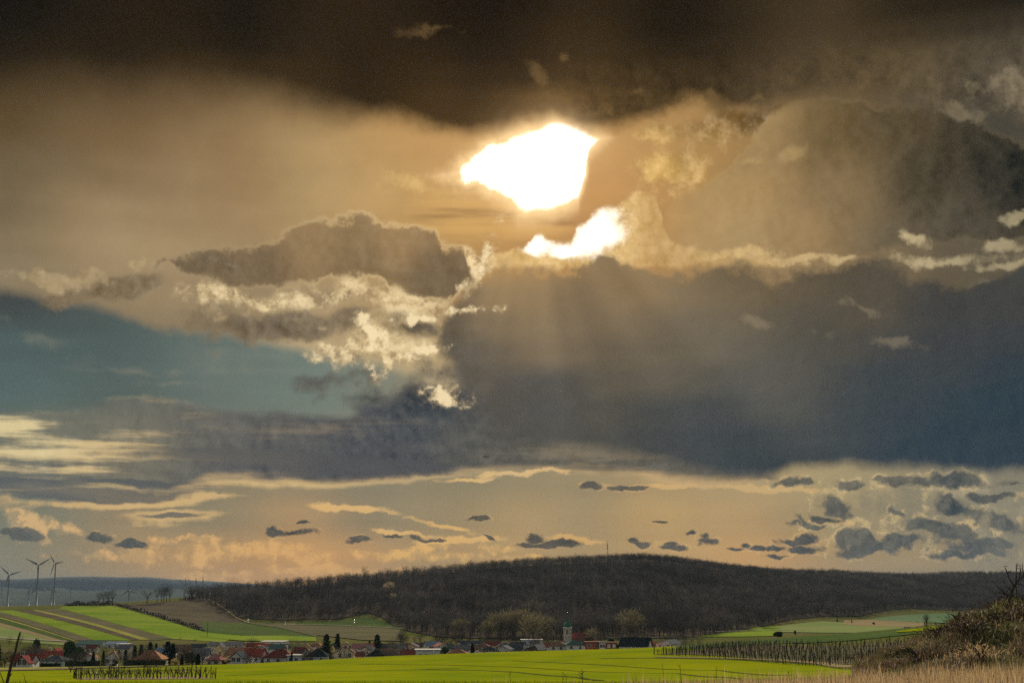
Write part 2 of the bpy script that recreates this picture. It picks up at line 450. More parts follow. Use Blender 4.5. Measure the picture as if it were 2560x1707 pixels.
            ddk = ddk + FM * 0.28 + FB * (0.10 + 0.24 * sstep(AZ, 2.0, 7.0))
            sw = mt('MULTIPLY_ADD', sstep(AZ, -2.0, -14.0), 1.35, 0.50)
            c = over(sstep(ddk / sw, -0.85, 1.0), c, TD)
            d = blobs(W(2.0, 0.9), [(2490,225,80,30,-10),(2550,270,44,30),(2400,280,70,20,-15),(2530,190,44,18)])
            if d is not None: c = over(sstep(d + FB * 1.0 + NB * 0.4, 0.0, 0.9) * 0.5, c, addc(L(134,120,94), (1.0, 0.85, 0.6), FR * 0.10))
        # light spilling round the opening
        if dsun is not None:
            c = over(sstep(dsun, 0.08, 0.50) * 0.95, c, (2.2, 2.05, 1.85))
            c = addc(c, (1.0, 0.74, 0.42), mt('EXPONENT', mt('MINIMUM', dsun, 0.0) * 2.3) * 0.34 * sstep(RS, 5.5, 2.0))
        c = addc(c, (1.0, 0.62, 0.28), mt('EXPONENT', RS * -0.80) * 0.16)

    # ---- slate band over the lower left
    if el0 < 9.5 and az0 < 11 and el1 > 2:
        TS = tone([(700,1100,(94,93,90)),(950,1000,(80,82,84)),(1050,1010,(66,71,75)),(850,1170,(78,78,80)),(550,1060,(104,102,95)),(300,1070,(118,113,98)),
          (100,1200,(88,93,93)),(300,1260,(92,94,88)),(60,1100,(128,123,104)),(1200,1120,(90,88,81)),(1450,1140,(96,91,80)),(650,1180,(86,86,87))])
        ws = WST()
        d6 = band(ws, [(-600,1060),(-300,1040),(0,1030),(120,1036),(260,1008),(340,994),(430,998),(560,1022),(700,1038),(850,1034),(920,1008),(1000,985),(1250,960),(1500,1000),(1800,1130),(1950,1190)],
                  [(-600,1240),(-300,1245),(0,1245),(200,1250),(300,1262),(420,1255),(520,1228),(600,1215),(700,1216),(850,1226),(1000,1214),(1100,1198),(1250,1178),(1500,1186),(1800,1210),(1950,1200)]) + FB * 0.10
        left = sstep(AZ, -11.0, -16.0)
        st = sstep(NS + left * 0.06 + FB * 0.03, 0.49, 0.64) * (0.14 + 0.86 * left)
        TS = mixc(st * 0.92, TS, tone([(100,1050,(224,204,152)),(200,1190,(212,184,132)),(600,1200,(208,176,122))]))
        TS = addc(TS, (0.8, 0.72, 0.55), FR * 0.05 + REL * 0.03)
        TS = mulc(TS, 1.0 + FM * 0.08 + FB * 0.05)
        und = sstep(band(ws, None, [(-600,1220),(-300,1230),(0,1222),(200,1228),(420,1212),(520,1188),(700,1186),(850,1204),(1000,1196),(1100,1178),(1250,1158),(1500,1164),(1800,1188),(1950,1195)]) + FB * 0.10, 0.16, -0.26)
        TS = mixc(und * (0.20 + 0.80 * sstep(NS + FB * 0.04, 0.40, 0.58)) * 0.95, TS, tone([(300,1250,(220,184,126)),(700,1220,(224,190,130)),(1100,1195,(228,192,134)),(1500,1180,(204,170,120))]))
        c = over(sstep(d6, -0.08, 0.30) * (1.0 - left * 0.5 * sstep(NS, 0.52, 0.40)), c, TS)
        d = blobs(ws, [(410,1290,150,18),(300,1258,290,14,4),(520,1240,120,12)])
        if d is not None: c = over(sstep(d + (NS - 0.5) * 1.6 + FB * 0.3, -0.1, 0.5) * 0.75, c, L(224,186,124))
        d = blobs(ws, [(250,1238,270,20,3),(60,1215,180,24),(420,1290,110,9),(330,1205,180,10),(700,1140,400,30),(950,1170,250,26)])
        if d is not None: c = over(sstep(d + (NS - 0.5) * 1.3 + FB * 0.25, 0.0, 0.5) * 0.85, c, tone([(60,1210,(88,93,93)),(420,1290,(102,97,86)),(300,1240,(84,88,88)),(850,1160,(80,80,82))]))

    # ---- the great main cloud: body and its left lobes
    if az1 > -9 and el1 > 4:
        TM = tone([(1300,670,(172,138,92)),(1300,800,(140,119,88)),(1450,850,(136,117,90)),(1600,700,(140,116,82)),(1900,700,(120,103,76)),(2150,720,(92,82,66)),
          (2450,720,(66,65,60)),(1200,900,(94,86,73)),(1500,930,(104,95,78)),(1700,850,(106,96,78)),(2000,850,(86,82,72)),(2400,850,(62,64,65)),(2500,1000,(44,61,70)),
          (2200,1000,(58,66,70)),(1900,1000,(86,84,77)),(1800,1080,(58,64,67)),(1650,1080,(68,71,70)),(1900,1150,(52,60,64)),(2300,1140,(44,58,68)),(2550,1150,(44,58,68)),
          (1400,1060,(80,79,73)),(1380,980,(74,75,74)),(1060,835,(96,85,68)),(1100,960,(78,75,68)),(1060,1020,(58,64,70)),(820,970,(86,84,77))], soft=0.35)
        um = W(3.2, 0.9)
        dm = mt('MINIMUM', band(um, [(1080,870),(1120,770),(1165,700),(1200,662),(1240,646),(1330,646),(1420,634),(1500,622),(1560,626),(1600,642),(1700,652),(1800,648),(1950,660),(2100,654),(2200,652),(2300,666),(2450,677),(2560,662),(3200,650)], None),
                band(W(0.4, 0.5), None, [(1080,880),(1130,960),(1200,1060),(1300,1105),(1500,1130),(1650,1160),(1760,1184),(1850,1196),(1900,1198),(1950,1186),(2050,1175),(2200,1180),(2300,1184),(2450,1190),(2560,1192),(3200,1200)]))
        edge = FB * 0.44 + FM * 0.34 + NB * 0.25
        dm = dm + edge * (0.14 + 0.86 * sstep(EL, 6.5, 8.5))
        dlob = blobs(um, [(1050,835,130,34),(1180,800,130,90),(1130,940,125,54),(1230,880,150,110),(1060,1010,200,46),(870,955,115,24,6),(790,965,75,22),(950,1000,135,32)])
        dml = dm if dlob is None else mt('MAXIMUM', dm, dlob + NB * 0.9 + FB * 0.85)
        ray = (NR - 0.5) * sstep(RS, 3.0, 6.0) * sstep(RS, 20.0, 9.0)
        TM = mulc(TM, 1.0 + ray * 1.7 + FM * 0.10 + FB * 0.03)
        TM = addc(TM, (0.8, 0.68, 0.48), FR * (0.009 + 0.075 * sstep(AZ, 0.0, -5.0)))
        TM = mixc(sstep(dm, 0.40, 0.0) * sstep(RS, 10.0, 3.0) * sstep(EL, 12.0, 13.5) * 0.75, TM, L(240,200,134))
        TM = mixc(sstep(dml, 0.30, 0.0) * sstep(AZ, 0.0, -3.0) * sstep(EL, 8.0, 10.0) * 0.55, TM, L(214,186,136))
        d = blobs(W(2.0, 0.9), [(1880,785,60,18,-12),(2060,838,60,16,-15),(2240,855,70,14),(2160,780,60,16,-15),(1410,985,18,12),(2450,690,70,14)])
        if d is not None: TM = mixc(sstep(d + FB * 0.9 + NB * 0.4, 0.0, 1.0) * 0.20, TM, L(190,170,135))
        c = over(sstep(dml / (1.0 + 1.5 * sstep(AZ, 0.6, -2.2)), -0.10, 0.52), c, TM)

    # ---- brilliant fringe trailing down the left edge of the main cloud
    if el1 > 8.0:
        d = blobs(W(1.8, 0.9), [(1214,658,26,62,-24),(1165,705,40,26,30),(1150,776,96,18,6),(1060,802,76,16,14),(905,800,44,20,40),(925,850,46,46),(985,912,84,26),(1080,884,64,20,12),(1132,1000,44,28),(870,880,50,20,-10)])
        if d is not None:
            e = d + FB * 1.05 + NB * 0.6
            c = over(sstep(e, -0.15, 0.75) * 0.62, c, L(206,178,130))
            c = over(sstep(e + FR * 0.6, 0.15, 0.95) * 0.85, c, L(252,228,180))
    # ---- low cumulus and wisps over the horizon
    if el0 < 5:
        d = blobs(W(0.8, 1.0), [(600,1372,210,28,4),(760,1395,80,22),(120,1310,140,28,-18),(20,1280,56,28,-30),(900,1385,34,20,-30),(1080,1370,130,18,6),(1000,1390,120,16),(1250,1378,70,10),
               (560,1440,120,16),(760,1430,130,14),(300,1390,160,18),(1120,1395,100,16),(500,1350,100,14),(1000,1440,160,14),(1300,1400,80,10)], 0.15)
        if d is not None:
            c = over(sstep(d + NB * 0.7 + FB * 0.8, -0.05, 0.7) * (0.40 + 0.60 * sstep(FR + REL, -0.25, 0.35)) * 0.85, c, tone([(600,1360,(232,182,112)),(60,1290,(222,182,124)),(1100,1370,(234,184,106)),(700,1440,(228,174,102))]))
        d = blobs((AZ, W(0.0, 0.6)[1]), [(880,1271,112,10,-3),(1112,1315,94,9,-11),(1000,1332,94,7,-5),(1140,1350,125,10,3),(1440,1348,84,9,-6),(1900,1222,170,8,-2),(1650,1216,130,7),(1300,1182,160,10,4),(1180,1200,100,7,6)], 0.1)
        if d is not None:
            c = over(sstep(d + (NS - 0.5) * 1.8 + FB * 0.4, 0.0, 0.6) * 0.85, c, tone([(880,1270,(230,186,118)),(1112,1315,(228,182,110)),(1440,1348,(218,172,104)),(1300,1182,(226,190,132)),(1900,1222,(206,172,118))]))
        # ---- right-hand litter of ragged clouds
        d = blobs(W(1.0), [(2330,1270,320,120),(2500,1330,220,120),(2200,1235,280,66),(2420,1215,280,46)], 0.3)
        if d is not None:
            c = over(sstep(NB * 0.8 + FB * 0.5 + d * 0.25, 0.0, 0.55) * sstep(d, -0.1, 0.6) * 0.5, c, addc(tone([(2300,1380,(206,174,120)),(2450,1260,(186,172,138)),(2200,1220,(190,166,122))]), (1.0, 0.85, 0.6), FR * 0.10))
            c = over(sstep(FM * 0.5 - FB * 0.5 + d * 0.3, 0.05, 0.6) * sstep(d, -0.1, 0.6) * 0.42, c, L(104,106,98))
        d = blobs(W(0.9, 1.0), [(2395,1272,74,28,-12),(2340,1320,112,22,-8),(2260,1352,92,22),(2150,1342,46,24),(2110,1347,30,20),(2090,1265,60,26,-25),(2020,1295,60,13,-14),(2230,1285,42,17,-10),
              (2160,1374,84,12),(2480,1360,104,20),(2520,1310,62,26,-20),(2420,1380,112,12),(2190,1364,42,24),(2110,1215,64,11),(2250,1205,94,14,-4),(2380,1200,64,14),(2500,1240,74,12),(2540,1205,54,11),(2130,1210,42,15),(1990,1200,54,12),(1990,1300,42,9)], 0.15)
        if d is not None:
            e = d + NB * 0.6 + FB * 0.80
            c = over(sstep(e, -0.50, 0.10) * sstep(FR + REL * 2.0, -0.10, 0.45) * 0.75, c, L(214,186,132))
            c = over(sstep(e, -0.12, 0.50) * 0.92, c, addc(tone([(2395,1272,(66,74,77)),(2100,1270,(82,84,79)),(2260,1350,(74,80,79)),(2500,1340,(88,91,87)),(2200,1205,(100,97,86)),(2500,1220,(88,88,82))]), (0.9, 0.78, 0.55), FR * 0.07 + REL * 0.05))
        # ---- separate small dark clouds, flat below and lumpy above
        d = blobs(W(0.3, 0.55), [(690,1330,56,12),(724,1333,60,10),(680,1322,24,12),(760,1308,18,6),(245,1343,38,13),(240,1334,18,10),(60,1335,54,15,-8),(20,1325,32,10),(325,1363,34,9,-6),(318,1356,16,9),(900,1353,44,9),(893,1346,20,8),(1035,1344,26,10,-10),(990,1340,34,6),(1080,1350,44,6),
            (1370,1365,84,8),(1342,1348,26,14),(1405,1358,60,10),(1600,1361,42,9),(1680,1368,42,8),(1586,1354,26,13),(1676,1361,20,10),(1772,1356,34,14),(1766,1342,18,16),(1838,1368,40,8),(1862,1360,16,10),(1950,1368,60,11),(2000,1372,66,12),(2014,1344,36,22),(1950,1386,44,8),(1970,1352,44,14),
            (1474,1216,30,11),(1560,1218,56,8),(1200,1297,38,6),(1217,1294,16,7),(1225,1345,22,6,-30),(1730,1333,18,7),(1650,1305,26,4),(1900,1367,24,9),(2060,1292,54,12,-14)], 0.10)
        if d is not None:
            e = d + NB * 0.6 + FB * 0.70
            c = over(sstep(e, -0.40, 0.10) * sstep(FR + REL * 2.0, -0.05, 0.45) * 0.55, c, L(228,184,120))
            c = over(sstep(e, -0.08, 0.42) * 0.94, c, addc(tone([(690,1320,(66,68,64)),(245,1340,(72,76,73)),(60,1335,(94,96,90)),(1370,1350,(74,70,61)),(1600,1355,(74,72,65)),(1770,1345,(66,70,68)),(2000,1350,(62,68,69)),(1475,1215,(84,82,75)),(1035,1342,(86,80,69))]), (0.9, 0.75, 0.5), FR * 0.06 + REL * 0.05))
    c = _mix('LIGHTEN', 1.0, c, (0.004, 0.004, 0.004), True)
    AZ, EL = keepAE
    return G.done(c, 'Color')

STRENGTH = 2.0 ** (-EXPO)
def emit(c):
    n = WT.nodes.new('ShaderNodeBackground')
    _in(n.inputs['Color'], c); n.inputs['Strength'].default_value = STRENGTH
    return n.outputs[0]
def mixs(f, a, b):
    n = WT.nodes.new('ShaderNodeMixShader')
    _in(n.inputs[0], f); WT.links.new(a, n.inputs[1]); WT.links.new(b, n.inputs[2])
    return n.outputs[0]

# the cloud description is cut into sectors so that only the clouds of one sector are worked out for a ray
ES = 5.9
rows = []
for (e0, e1, cuts) in ((-99, ES, (-9.0, 2.0, 10.0)), (ES, 99, (-8.0, 2.0, 9.0))):
    ed = [-99, *cuts, 99]
    t = [emit(sky_tile(ed[i], ed[i + 1], e0, e1)) for i in range(len(ed) - 1)]
    acc = t[0]
    for i, cut in enumerate(cuts): acc = mixs(mt('GREATER_THAN', AZ, cut), acc, t[i + 1])
    rows.append(acc)
front = mixs(mt('GREATER_THAN', EL, ES), rows[0], rows[1])
# sides, back and overhead: broken cloud carries on, set brighter than in view to fill shadows
far = mt('MAXIMUM', sstep(mt('ABSOLUTE', AZ), 23.0, 40.0), sstep(EL, 27.0, 42.0))
TILE = [-99, 99, -99, 99]
CB = mixc(sstep(NLOW * 0.6 + NM * 0.4, 0.42, 0.58), L(138,152,164), L(172,166,154))
CB = mixc(sstep(EL, 10.0, 50.0) * 0.35, CB, L(96,96,98))
wo = WT.nodes.new('ShaderNodeOutputWorld')
WT.links.new(mixs(far, front, emit(CB)), wo.inputs['Surface'])
world.cycles.sampling_method = 'MANUAL'
world.cycles.sample_map_resolution = 512

# ------------------------------------------------------------------ helpers
rnd = random.Random(7)
nrg = np.random.default_rng(11)

class MB:
    """collects faces; build() links them as one mesh object"""
    def __init__(self): self.v, self.f, self.m = [], [], []
    def poly(self, pts, mi=0):
        n = len(self.v); self.v += [tuple(p) for p in pts]; self.f.append(tuple(range(n, n + len(pts)))); self.m.append(mi)
    def box(self, x0, x1, y0, y1, z0, z1, mi=0):
        n = len(self.v)
        self.v += [(x0,y0,z0),(x1,y0,z0),(x1,y1,z0),(x0,y1,z0),(x0,y0,z1),(x1,y0,z1),(x1,y1,z1),(x0,y1,z1)]
        for q in ((0,3,2,1),(4,5,6,7),(0,1,5,4),(1,2,6,5),(2,3,7,6),(3,0,4,7)):
            self.f.append(tuple(n + i for i in q)); self.m.append(mi)
    def tube(self, pts, rad, seg=6, cap=True, mi=0):
        """tapered tube along points with a radius each"""
        pts = [Vector(p) for p in pts]
        rings = []
        for i, p in enumerate(pts):
            d = (pts[min(i + 1, len(pts) - 1)] - pts[max(i - 1, 0)])
            d = d.normalized() if d.length > 1e-9 else Vector((0, 0, 1))
            a = d.cross(Vector((0, 1, 0) if abs(d.y) < 0.9 else (1, 0, 0))).normalized(); b = d.cross(a)
            n = len(self.v); rings.append(n)
            for k in range(seg):
                t = 2 * math.pi * k / seg
                self.v.append(tuple(p + (a * math.cos(t) + b * math.sin(t)) * rad[i]))
        for i in range(len(rings) - 1):
            for k in range(seg):
                k2 = (k + 1) % seg
                self.f.append((rings[i] + k, rings[i] + k2, rings[i + 1] + k2, rings[i + 1] + k)); self.m.append(mi)
        if cap:
            self.f.append(tuple(rings[0] + k for k in range(seg))); self.m.append(mi)
            self.f.append(tuple(rings[-1] + k for k in reversed(range(seg)))); self.m.append(mi)
    def mesh(self, name, mats):
        me = bpy.data.meshes.new(name)
        me.from_pydata(self.v, [], self.f)
        for m in (mats if isinstance(mats, (list, tuple)) else [mats]): me.materials.append(m)
        if any(self.m): me.polygons.foreach_set('material_index', self.m)
        me.update()
        return me
    def build(self, name, mats, parent=None, smooth=False, loc=None):
        me = self.mesh(name, mats)
        if smooth: me.polygons.foreach_set('use_smooth', [True] * len(me.polygons))
        return obj(name, me, parent, loc)

def obj(name, me, parent=None, loc=None):
    o = bpy.data.objects.new(name, me); COL.objects.link(o)
    if parent is not None: o.parent = parent
    if loc is not None: o.location = loc
    return o
def tag(o, label=None, cat=None, grp=None, kind=None):
    if label: o['label'] = label
    if cat: o['category'] = cat
    if grp: o['group'] = grp
    if kind: o['kind'] = kind
    return o
def thing(name, label, cat, loc=(0, 0, 0), rz=0.0, grp=None):
    o = bpy.data.objects.new(name, None); COL.objects.link(o)
    o.empty_display_size = 0.5
    o.location = loc; o.rotation_euler = (0, 0, rz)
    return tag(o, label, cat, grp)
def at(px, py, Y):
    d = pdir(px, py); k = Y / d.y
    return Vector((d.x * k, Y, EYE + d.z * k))
def ordinal(n):
    return '%d%s' % (n, 'th' if 10 <= n % 100 <= 20 else {1: 'st', 2: 'nd', 3: 'rd'}.get(n % 10, 'th'))

# ------------------------------------------------------------------ materials
def mat(name, col, col2=None, scale=1.0, rough=0.8, detail=4.0, spec=0.3, trans=0.0, bump=0.0, bscale=None, vec=None, spread=(0.35, 0.65), metal=0.0, each=0.0, patch=0.0):
    m = bpy.data.materials.new(name); m.use_nodes = True
    nt = m.node_tree; nt.nodes.clear()
    out = nt.nodes.new('ShaderNodeOutputMaterial')
    b = nt.nodes.new('ShaderNodeBsdfPrincipled')
    b.inputs['Roughness'].default_value = rough
    b.inputs['Specular IOR Level'].default_value = spec
    b.inputs['Metallic'].default_value = metal
    b.inputs['Base Color'].default_value = (*col, 1)
    sh = b.outputs[0]
    csock = None
    if col2 is not None or bump:
        tc = nt.nodes.new('ShaderNodeTexCoord'); src = tc.outputs['Object']
        if vec is not None:
            mp = nt.nodes.new('ShaderNodeMapping'); mp.inputs['Scale'].default_value = vec
            nt.links.new(src, mp.inputs[0]); src = mp.outputs[0]
    if col2 is not None:
        n = nt.nodes.new('ShaderNodeTexNoise'); n.inputs['Scale'].default_value = scale; n.inputs['Detail'].default_value = detail
        n.inputs['Roughness'].default_value = 0.6
        nt.links.new(src, n.inputs['Vector'])
        r = nt.nodes.new('ShaderNodeValToRGB')
        r.color_ramp.elements[0].color = (*col, 1); r.color_ramp.elements[1].color = (*col2, 1)
        r.color_ramp.elements[0].position, r.color_ramp.elements[1].position = spread
        nt.links.new(n.outputs[0], r.inputs[0]); nt.links.new(r.outputs[0], b.inputs['Base Color'])
        csock = r.outputs[0]
        if each:                                        # every tree its own tone
            oi = nt.nodes.new('ShaderNodeObjectInfo'); mr = nt.nodes.new('ShaderNodeMapRange')
            mr.inputs['To Min'].default_value = 1.0 - each; mr.inputs['To Max'].default_value = 1.0 + each
            nt.links.new(oi.outputs['Random'], mr.inputs[0])
            vs_ = nt.nodes.new('ShaderNodeVectorMath'); vs_.operation = 'SCALE'
            nt.links.new(csock, vs_.inputs[0]); nt.links.new(mr.outputs[0], vs_.inputs['Scale'])
            nt.links.new(vs_.outputs[0], b.inputs['Base Color']); csock = vs_.outputs[0]
        if patch:                                       # stands of different trees over the hillside
            ge = nt.nodes.new('ShaderNodeNewGeometry'); pn = nt.nodes.new('ShaderNodeTexNoise'); pn.inputs['Scale'].default_value = 0.013; pn.inputs['Detail'].default_value = 3
            nt.links.new(ge.outputs['Position'], pn.inputs['Vector'])
            mr = nt.nodes.new('ShaderNodeMapRange'); mr.inputs['From Min'].default_value = 0.35; mr.inputs['From Max'].default_value = 0.65
            mr.inputs['To Min'].default_value = 1.0 - patch; mr.inputs['To Max'].default_value = 1.0 + patch
            nt.links.new(pn.outputs[0], mr.inputs[0])
            vs_ = nt.nodes.new('ShaderNodeVectorMath'); vs_.operation = 'SCALE'
            nt.links.new(csock, vs_.inputs[0]); nt.links.new(mr.outputs[0], vs_.inputs['Scale'])
            nt.links.new(vs_.outputs[0], b.inputs['Base Color']); csock = vs_.outputs[0]
    if bump:
        n2 = nt.nodes.new('ShaderNodeTexNoise'); n2.inputs['Scale'].default_value = bscale or scale * 4; n2.inputs['Detail'].default_value = 5
        nt.links.new(src, n2.inputs['Vector'])
        bp = nt.nodes.new('ShaderNodeBump'); bp.inputs['Strength'].default_value = bump
        nt.links.new(n2.outputs[0], bp.inputs['Height']); nt.links.new(bp.outputs[0], b.inputs['Normal'])
    if trans:
        t = nt.nodes.new('ShaderNodeBsdfTranslucent')
        if csock: nt.links.new(csock, t.inputs[0])
        else: t.inputs[0].default_value = (*col, 1)
        mx = nt.nodes.new('ShaderNodeMixShader'); mx.inputs[0].default_value = trans
        nt.links.new(b.outputs[0], mx.inputs[1]); nt.links.new(t.outputs[0], mx.inputs[2]); sh = mx.outputs[0]
    nt.links.new(sh, out.inputs[0])
    return m

# ------------------------------------------------------------------ terrain
TPX = np.array([-1500, -700, 0, 300, 470, 600, 1000, 1300, 1630, 2100, 2400, 2700, 3500, 4200], float)
TROW = [
 (-80,  [0]*14), (10, [0]*14), (28, [0]*14),
 (60,   [-1.8,-1.8,-1.8,-1.8,-1.8,-1.8,-1.8,-1.8,-1.8,-1.6,-1.2,-0.8,0,0]),
 (120,  [-5.4,-5.4,-5.2,-5.2,-5.2,-5.2,-5.1,-5.05,-4.9,-4.5,-3.0,-1.5,0,0]),
 (230,  [-11.5,-11.3,-11,-10.9,-10.85,-10.8,-10.3,-9.9,-9.5,-8.65,-5.7,-3,-1,0]),
 (320,  [-15.5,-15,-14.5,-14.2,-14.0,-13.9,-12.7,-11.8,-10.6,-7.6,-3.5,-1,0,0]),
 (420,  [-19,-18.5,-18,-17.5,-17.1,-16.8,-14.2,-13,-12,-8,-5,-3,-2,-2]),
 (520,  [-23,-23,-22.6,-22.6,-22.6,-22.6,-22.5,-22.2,-21.5,-18,-14,-12,-10,-10]),
 (700,  [-25,-25,-25,-25.2,-25.4,-25.6,-26,-26,-25.5,-23,-20,-18,-16,-16]),
 (850,  [-25,-25,-25,-25,-25.2,-25.6,-26.5,-26.5,-26,-23.5,-21,-20,-20,-20]),
 (1250, [-12,-12,-12,-10.5,-12,-20,-21,-21,-21,-21.5,-21.5,-21.5,-22,-22]),
 (1500, [-7,-7,-6.5,-2.5,2,0,3,6,5,-21,-21.5,-21.5,-22,-22]),
 (1700, [-9,-9,-9,-4,4,10,20,27,26,-8,-21,-21,-20,-20]),
 (2000, [-15,-15,-15,-12,-2,10,33,47,54,10,-20,-21,-18,-18]),
 (2200, [-20,-20,-20,-18,-8,4,28,45,58,22,-15,-18,-10,-10]),
 (2600, [-26,-26,-26,-25,-18,-5,15,35,50,43.4,20,10,5,5]),
 (3100, [-30,-30,-30,-30,-28,-20,0,20,35,45,51,50,45,45]),
 (4000, [-33,-33,-33,-33,-33,-30,-20,-10,0,10,30,40,40,40]),
 (7000, [-36,-36,-36,-36,-36,-36,-36,-30,-30,-20,-10,0,0,0]),
 (30000,[-40]*14)]
_tY = np.array([r[0] for r in TROW], float); _tZ = np.array([r[1] for r in TROW], float)
_ly = lambda y: np.log(np.maximum(y, 0) + 60.0)
_gu = np.linspace(TPX[0], TPX[-1], 420); _gv = np.linspace(_ly(-80.0), _ly(30000.0), 420)
_tv = _ly(_tY)
_tmp = np.array([np.interp(_gu, TPX, row) for row in _tZ])
GZ = np.array([np.interp(_gv, _tv, _tmp[:, j]) for j in range(len(_gu))]).T      # [v, u]
def _blur(a, n, ax):
    k = np.hanning(2 * n + 1); k /= k.sum()
    p = np.pad(a, [(n, n) if i == ax else (0, 0) for i in range(2)], mode='edge')
    return np.apply_along_axis(lambda r: np.convolve(r, k, 'valid'), ax, p)
GZ = _blur(_blur(GZ, 5, 0), 9, 1)
def zt(x, y):
    """ground height"""
    x = np.asarray(x, float); y = np.asarray(y, float)
    px = CX + 3613.0 * x / np.maximum(y, 30.0)
    u = np.clip((px - _gu[0]) / (_gu[-1] - _gu[0]) * (len(_gu) - 1), 0, len(_gu) - 1.001)
    v = np.clip((_ly(y) - _gv[0]) / (_gv[-1] - _gv[0]) * (len(_gv) - 1), 0, len(_gv) - 1.001)
    i, j = v.astype(int), u.astype(int); fv, fu = v - i, u - j
    return (GZ[i, j] * (1 - fu) + GZ[i, j + 1] * fu) * (1 - fv) + (GZ[i + 1, j] * (1 - fu) + GZ[i + 1, j + 1] * fu) * fv
def zg(x, y): return float(zt(x, y))
def gx(px, Y): return (px - CX) / 3613.0 * Y
def gp(px, Y):
    x = gx(px, Y); return Vector((x, Y, zg(x, Y)))
def ground_hit(px, py, y0=30.0, y1=9000.0):
    """first ground point seen at a photograph pixel"""
    ys = np.exp(np.linspace(math.log(y0), math.log(y1), 3000))
    d = pdir(px, py)
    h = zt(d.x / d.y * ys, ys) - (EYE + d.z / d.y * ys)
    k = np.argmax(h > 0)
    return Vector((d.x / d.y * ys[k], ys[k], zg(d.x / d.y * ys[k], ys[k]))) if h[k] > 0 else None

def grid_mesh(name, X, Y, Z, m):
    r, c = X.shape
    co = np.stack([X, Y, Z], -1).reshape(-1, 3)
    idx = np.arange(r * c).reshape(r, c)
    q = np.stack([idx[:-1, :-1], idx[:-1, 1:], idx[1:, 1:], idx[1:, :-1]], -1).reshape(-1, 4)
    me = bpy.data.meshes.new(name)
    me.vertices.add(len(co)); me.vertices.foreach_set('co', co.ravel())
    me.loops.add(q.size); me.loops.foreach_set('vertex_index', q.ravel())
    me.polygons.add(len(q)); me.polygons.foreach_set('loop_start', np.arange(0, q.size, 4))
    me.polygons.foreach_set('use_smooth', np.ones(len(q), bool))
    me.update(calc_edges=True); me.validate()
    me.materials.append(m)
    return me

M = {}
M['ground'] = mat('meadow_ground', (0.045, 0.055, 0.013), (0.07, 0.062, 0.027), 0.02, 0.95, spec=0.0)
M['wheat'] = mat('young_wheat', (0.070, 0.098, 0.004), (0.132, 0.140, 0.004), 0.09, 0.75, 12.0, bump=0.5, bscale=2.0, vec=(0.55, 0.30, 1.0), spread=(0.30, 0.70), spec=0.0)
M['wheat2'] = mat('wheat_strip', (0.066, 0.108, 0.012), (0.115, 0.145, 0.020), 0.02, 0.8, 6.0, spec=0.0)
M['yellow_strip'] = mat('straw_meadow', (0.125, 0.130, 0.032), (0.165, 0.145, 0.045), 0.03, 0.85, spec=0.0)
M['plough'] = mat('ploughed_soil', (0.046, 0.040, 0.029), (0.065, 0.055, 0.037), 0.03, 0.95, spec=0.0)
M['fallow_and_shade'] = mat('fallow_soil_and_shade', (0.078, 0.066, 0.042), (0.052, 0.056, 0.030), 0.02, 0.95, spec=0.0)  # bare soil tone; also stands in for cloud shade on the brown mid-ground
M['dark_green'] = mat('dark_meadow_and_shade', (0.032, 0.052, 0.017), (0.046, 0.060, 0.021), 0.02, 0.95, spec=0.0)  # dark crop green, reused as painted-in cloud shade beyond the village
M['tan'] = mat('stubble', (0.15, 0.115, 0.065), (0.115, 0.095, 0.055), 0.03, 0.95, spec=0.0)
M['pale_green'] = mat('pale_wheat', (0.085, 0.115, 0.042), (0.115, 0.13, 0.05), 0.015, 0.9, spec=0.0)
M['teal_green'] = mat('valley_meadow', (0.055, 0.095, 0.05), (0.075, 0.105, 0.055), 0.01, 0.9, spec=0.0)
M['track'] = mat('trodden_track', (0.035, 0.045, 0.010), (0.05, 0.055, 0.015), 0.3, 0.95, spec=0.0)
M['road'] = mat('field_road', (0.20, 0.18, 0.15), (0.16, 0.14, 0.115), 0.2, 0.9, spec=0.0)
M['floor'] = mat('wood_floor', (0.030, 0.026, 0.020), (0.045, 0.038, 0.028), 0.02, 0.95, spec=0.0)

_ty = np.concatenate([np.linspace(-80, 20, 12), 20 + np.exp(np.linspace(math.log(4), math.log(24000), 330))])
_ts = np.linspace(-1.05, 1.15, 420)
_X = _ts[None, :] * (np.abs(_ty)[:, None] + 45.0); _Y = np.repeat(_ty[:, None], len(_ts), 1)
tag(obj('ground', grid_mesh('ground', _X, _Y, zt(_X, _Y), M['ground'])), kind='structure')

def field(name, corners, m, lift=0.2, nu=60, nv=24, wob=0.0):
    """a field draped over the ground; corners are (px, Y) in order near-left, near-right, far-right, far-left (may be polylines near / far)"""
    near, farl = corners
    def line(pts, t):
        pts = np.array(pts, float); s = np.linspace(0, 1, len(pts))
        return np.interp(t, s, pts[:, 0]), np.interp(t, s, pts[:, 1])
    t = np.linspace(0, 1, nu)
    n_px, n_y = line(near, t); f_px, f_y = line(farl, t)
    w = np.linspace(0, 1, nv)[:, None]
    X0, X1 = (n_px - CX) / 3613 * n_y, (f_px - CX) / 3613 * f_y
    X = X0 * (1 - w) + X1 * w; Y = n_y * (1 - w) + f_y * w
    if wob:
        X = X + wob * np.sin(Y * 0.05 + X * 0.03)
    o = obj(name, grid_mesh(name, X, Y, zt(X, Y) + lift, m))
    return tag(o, kind='structure')

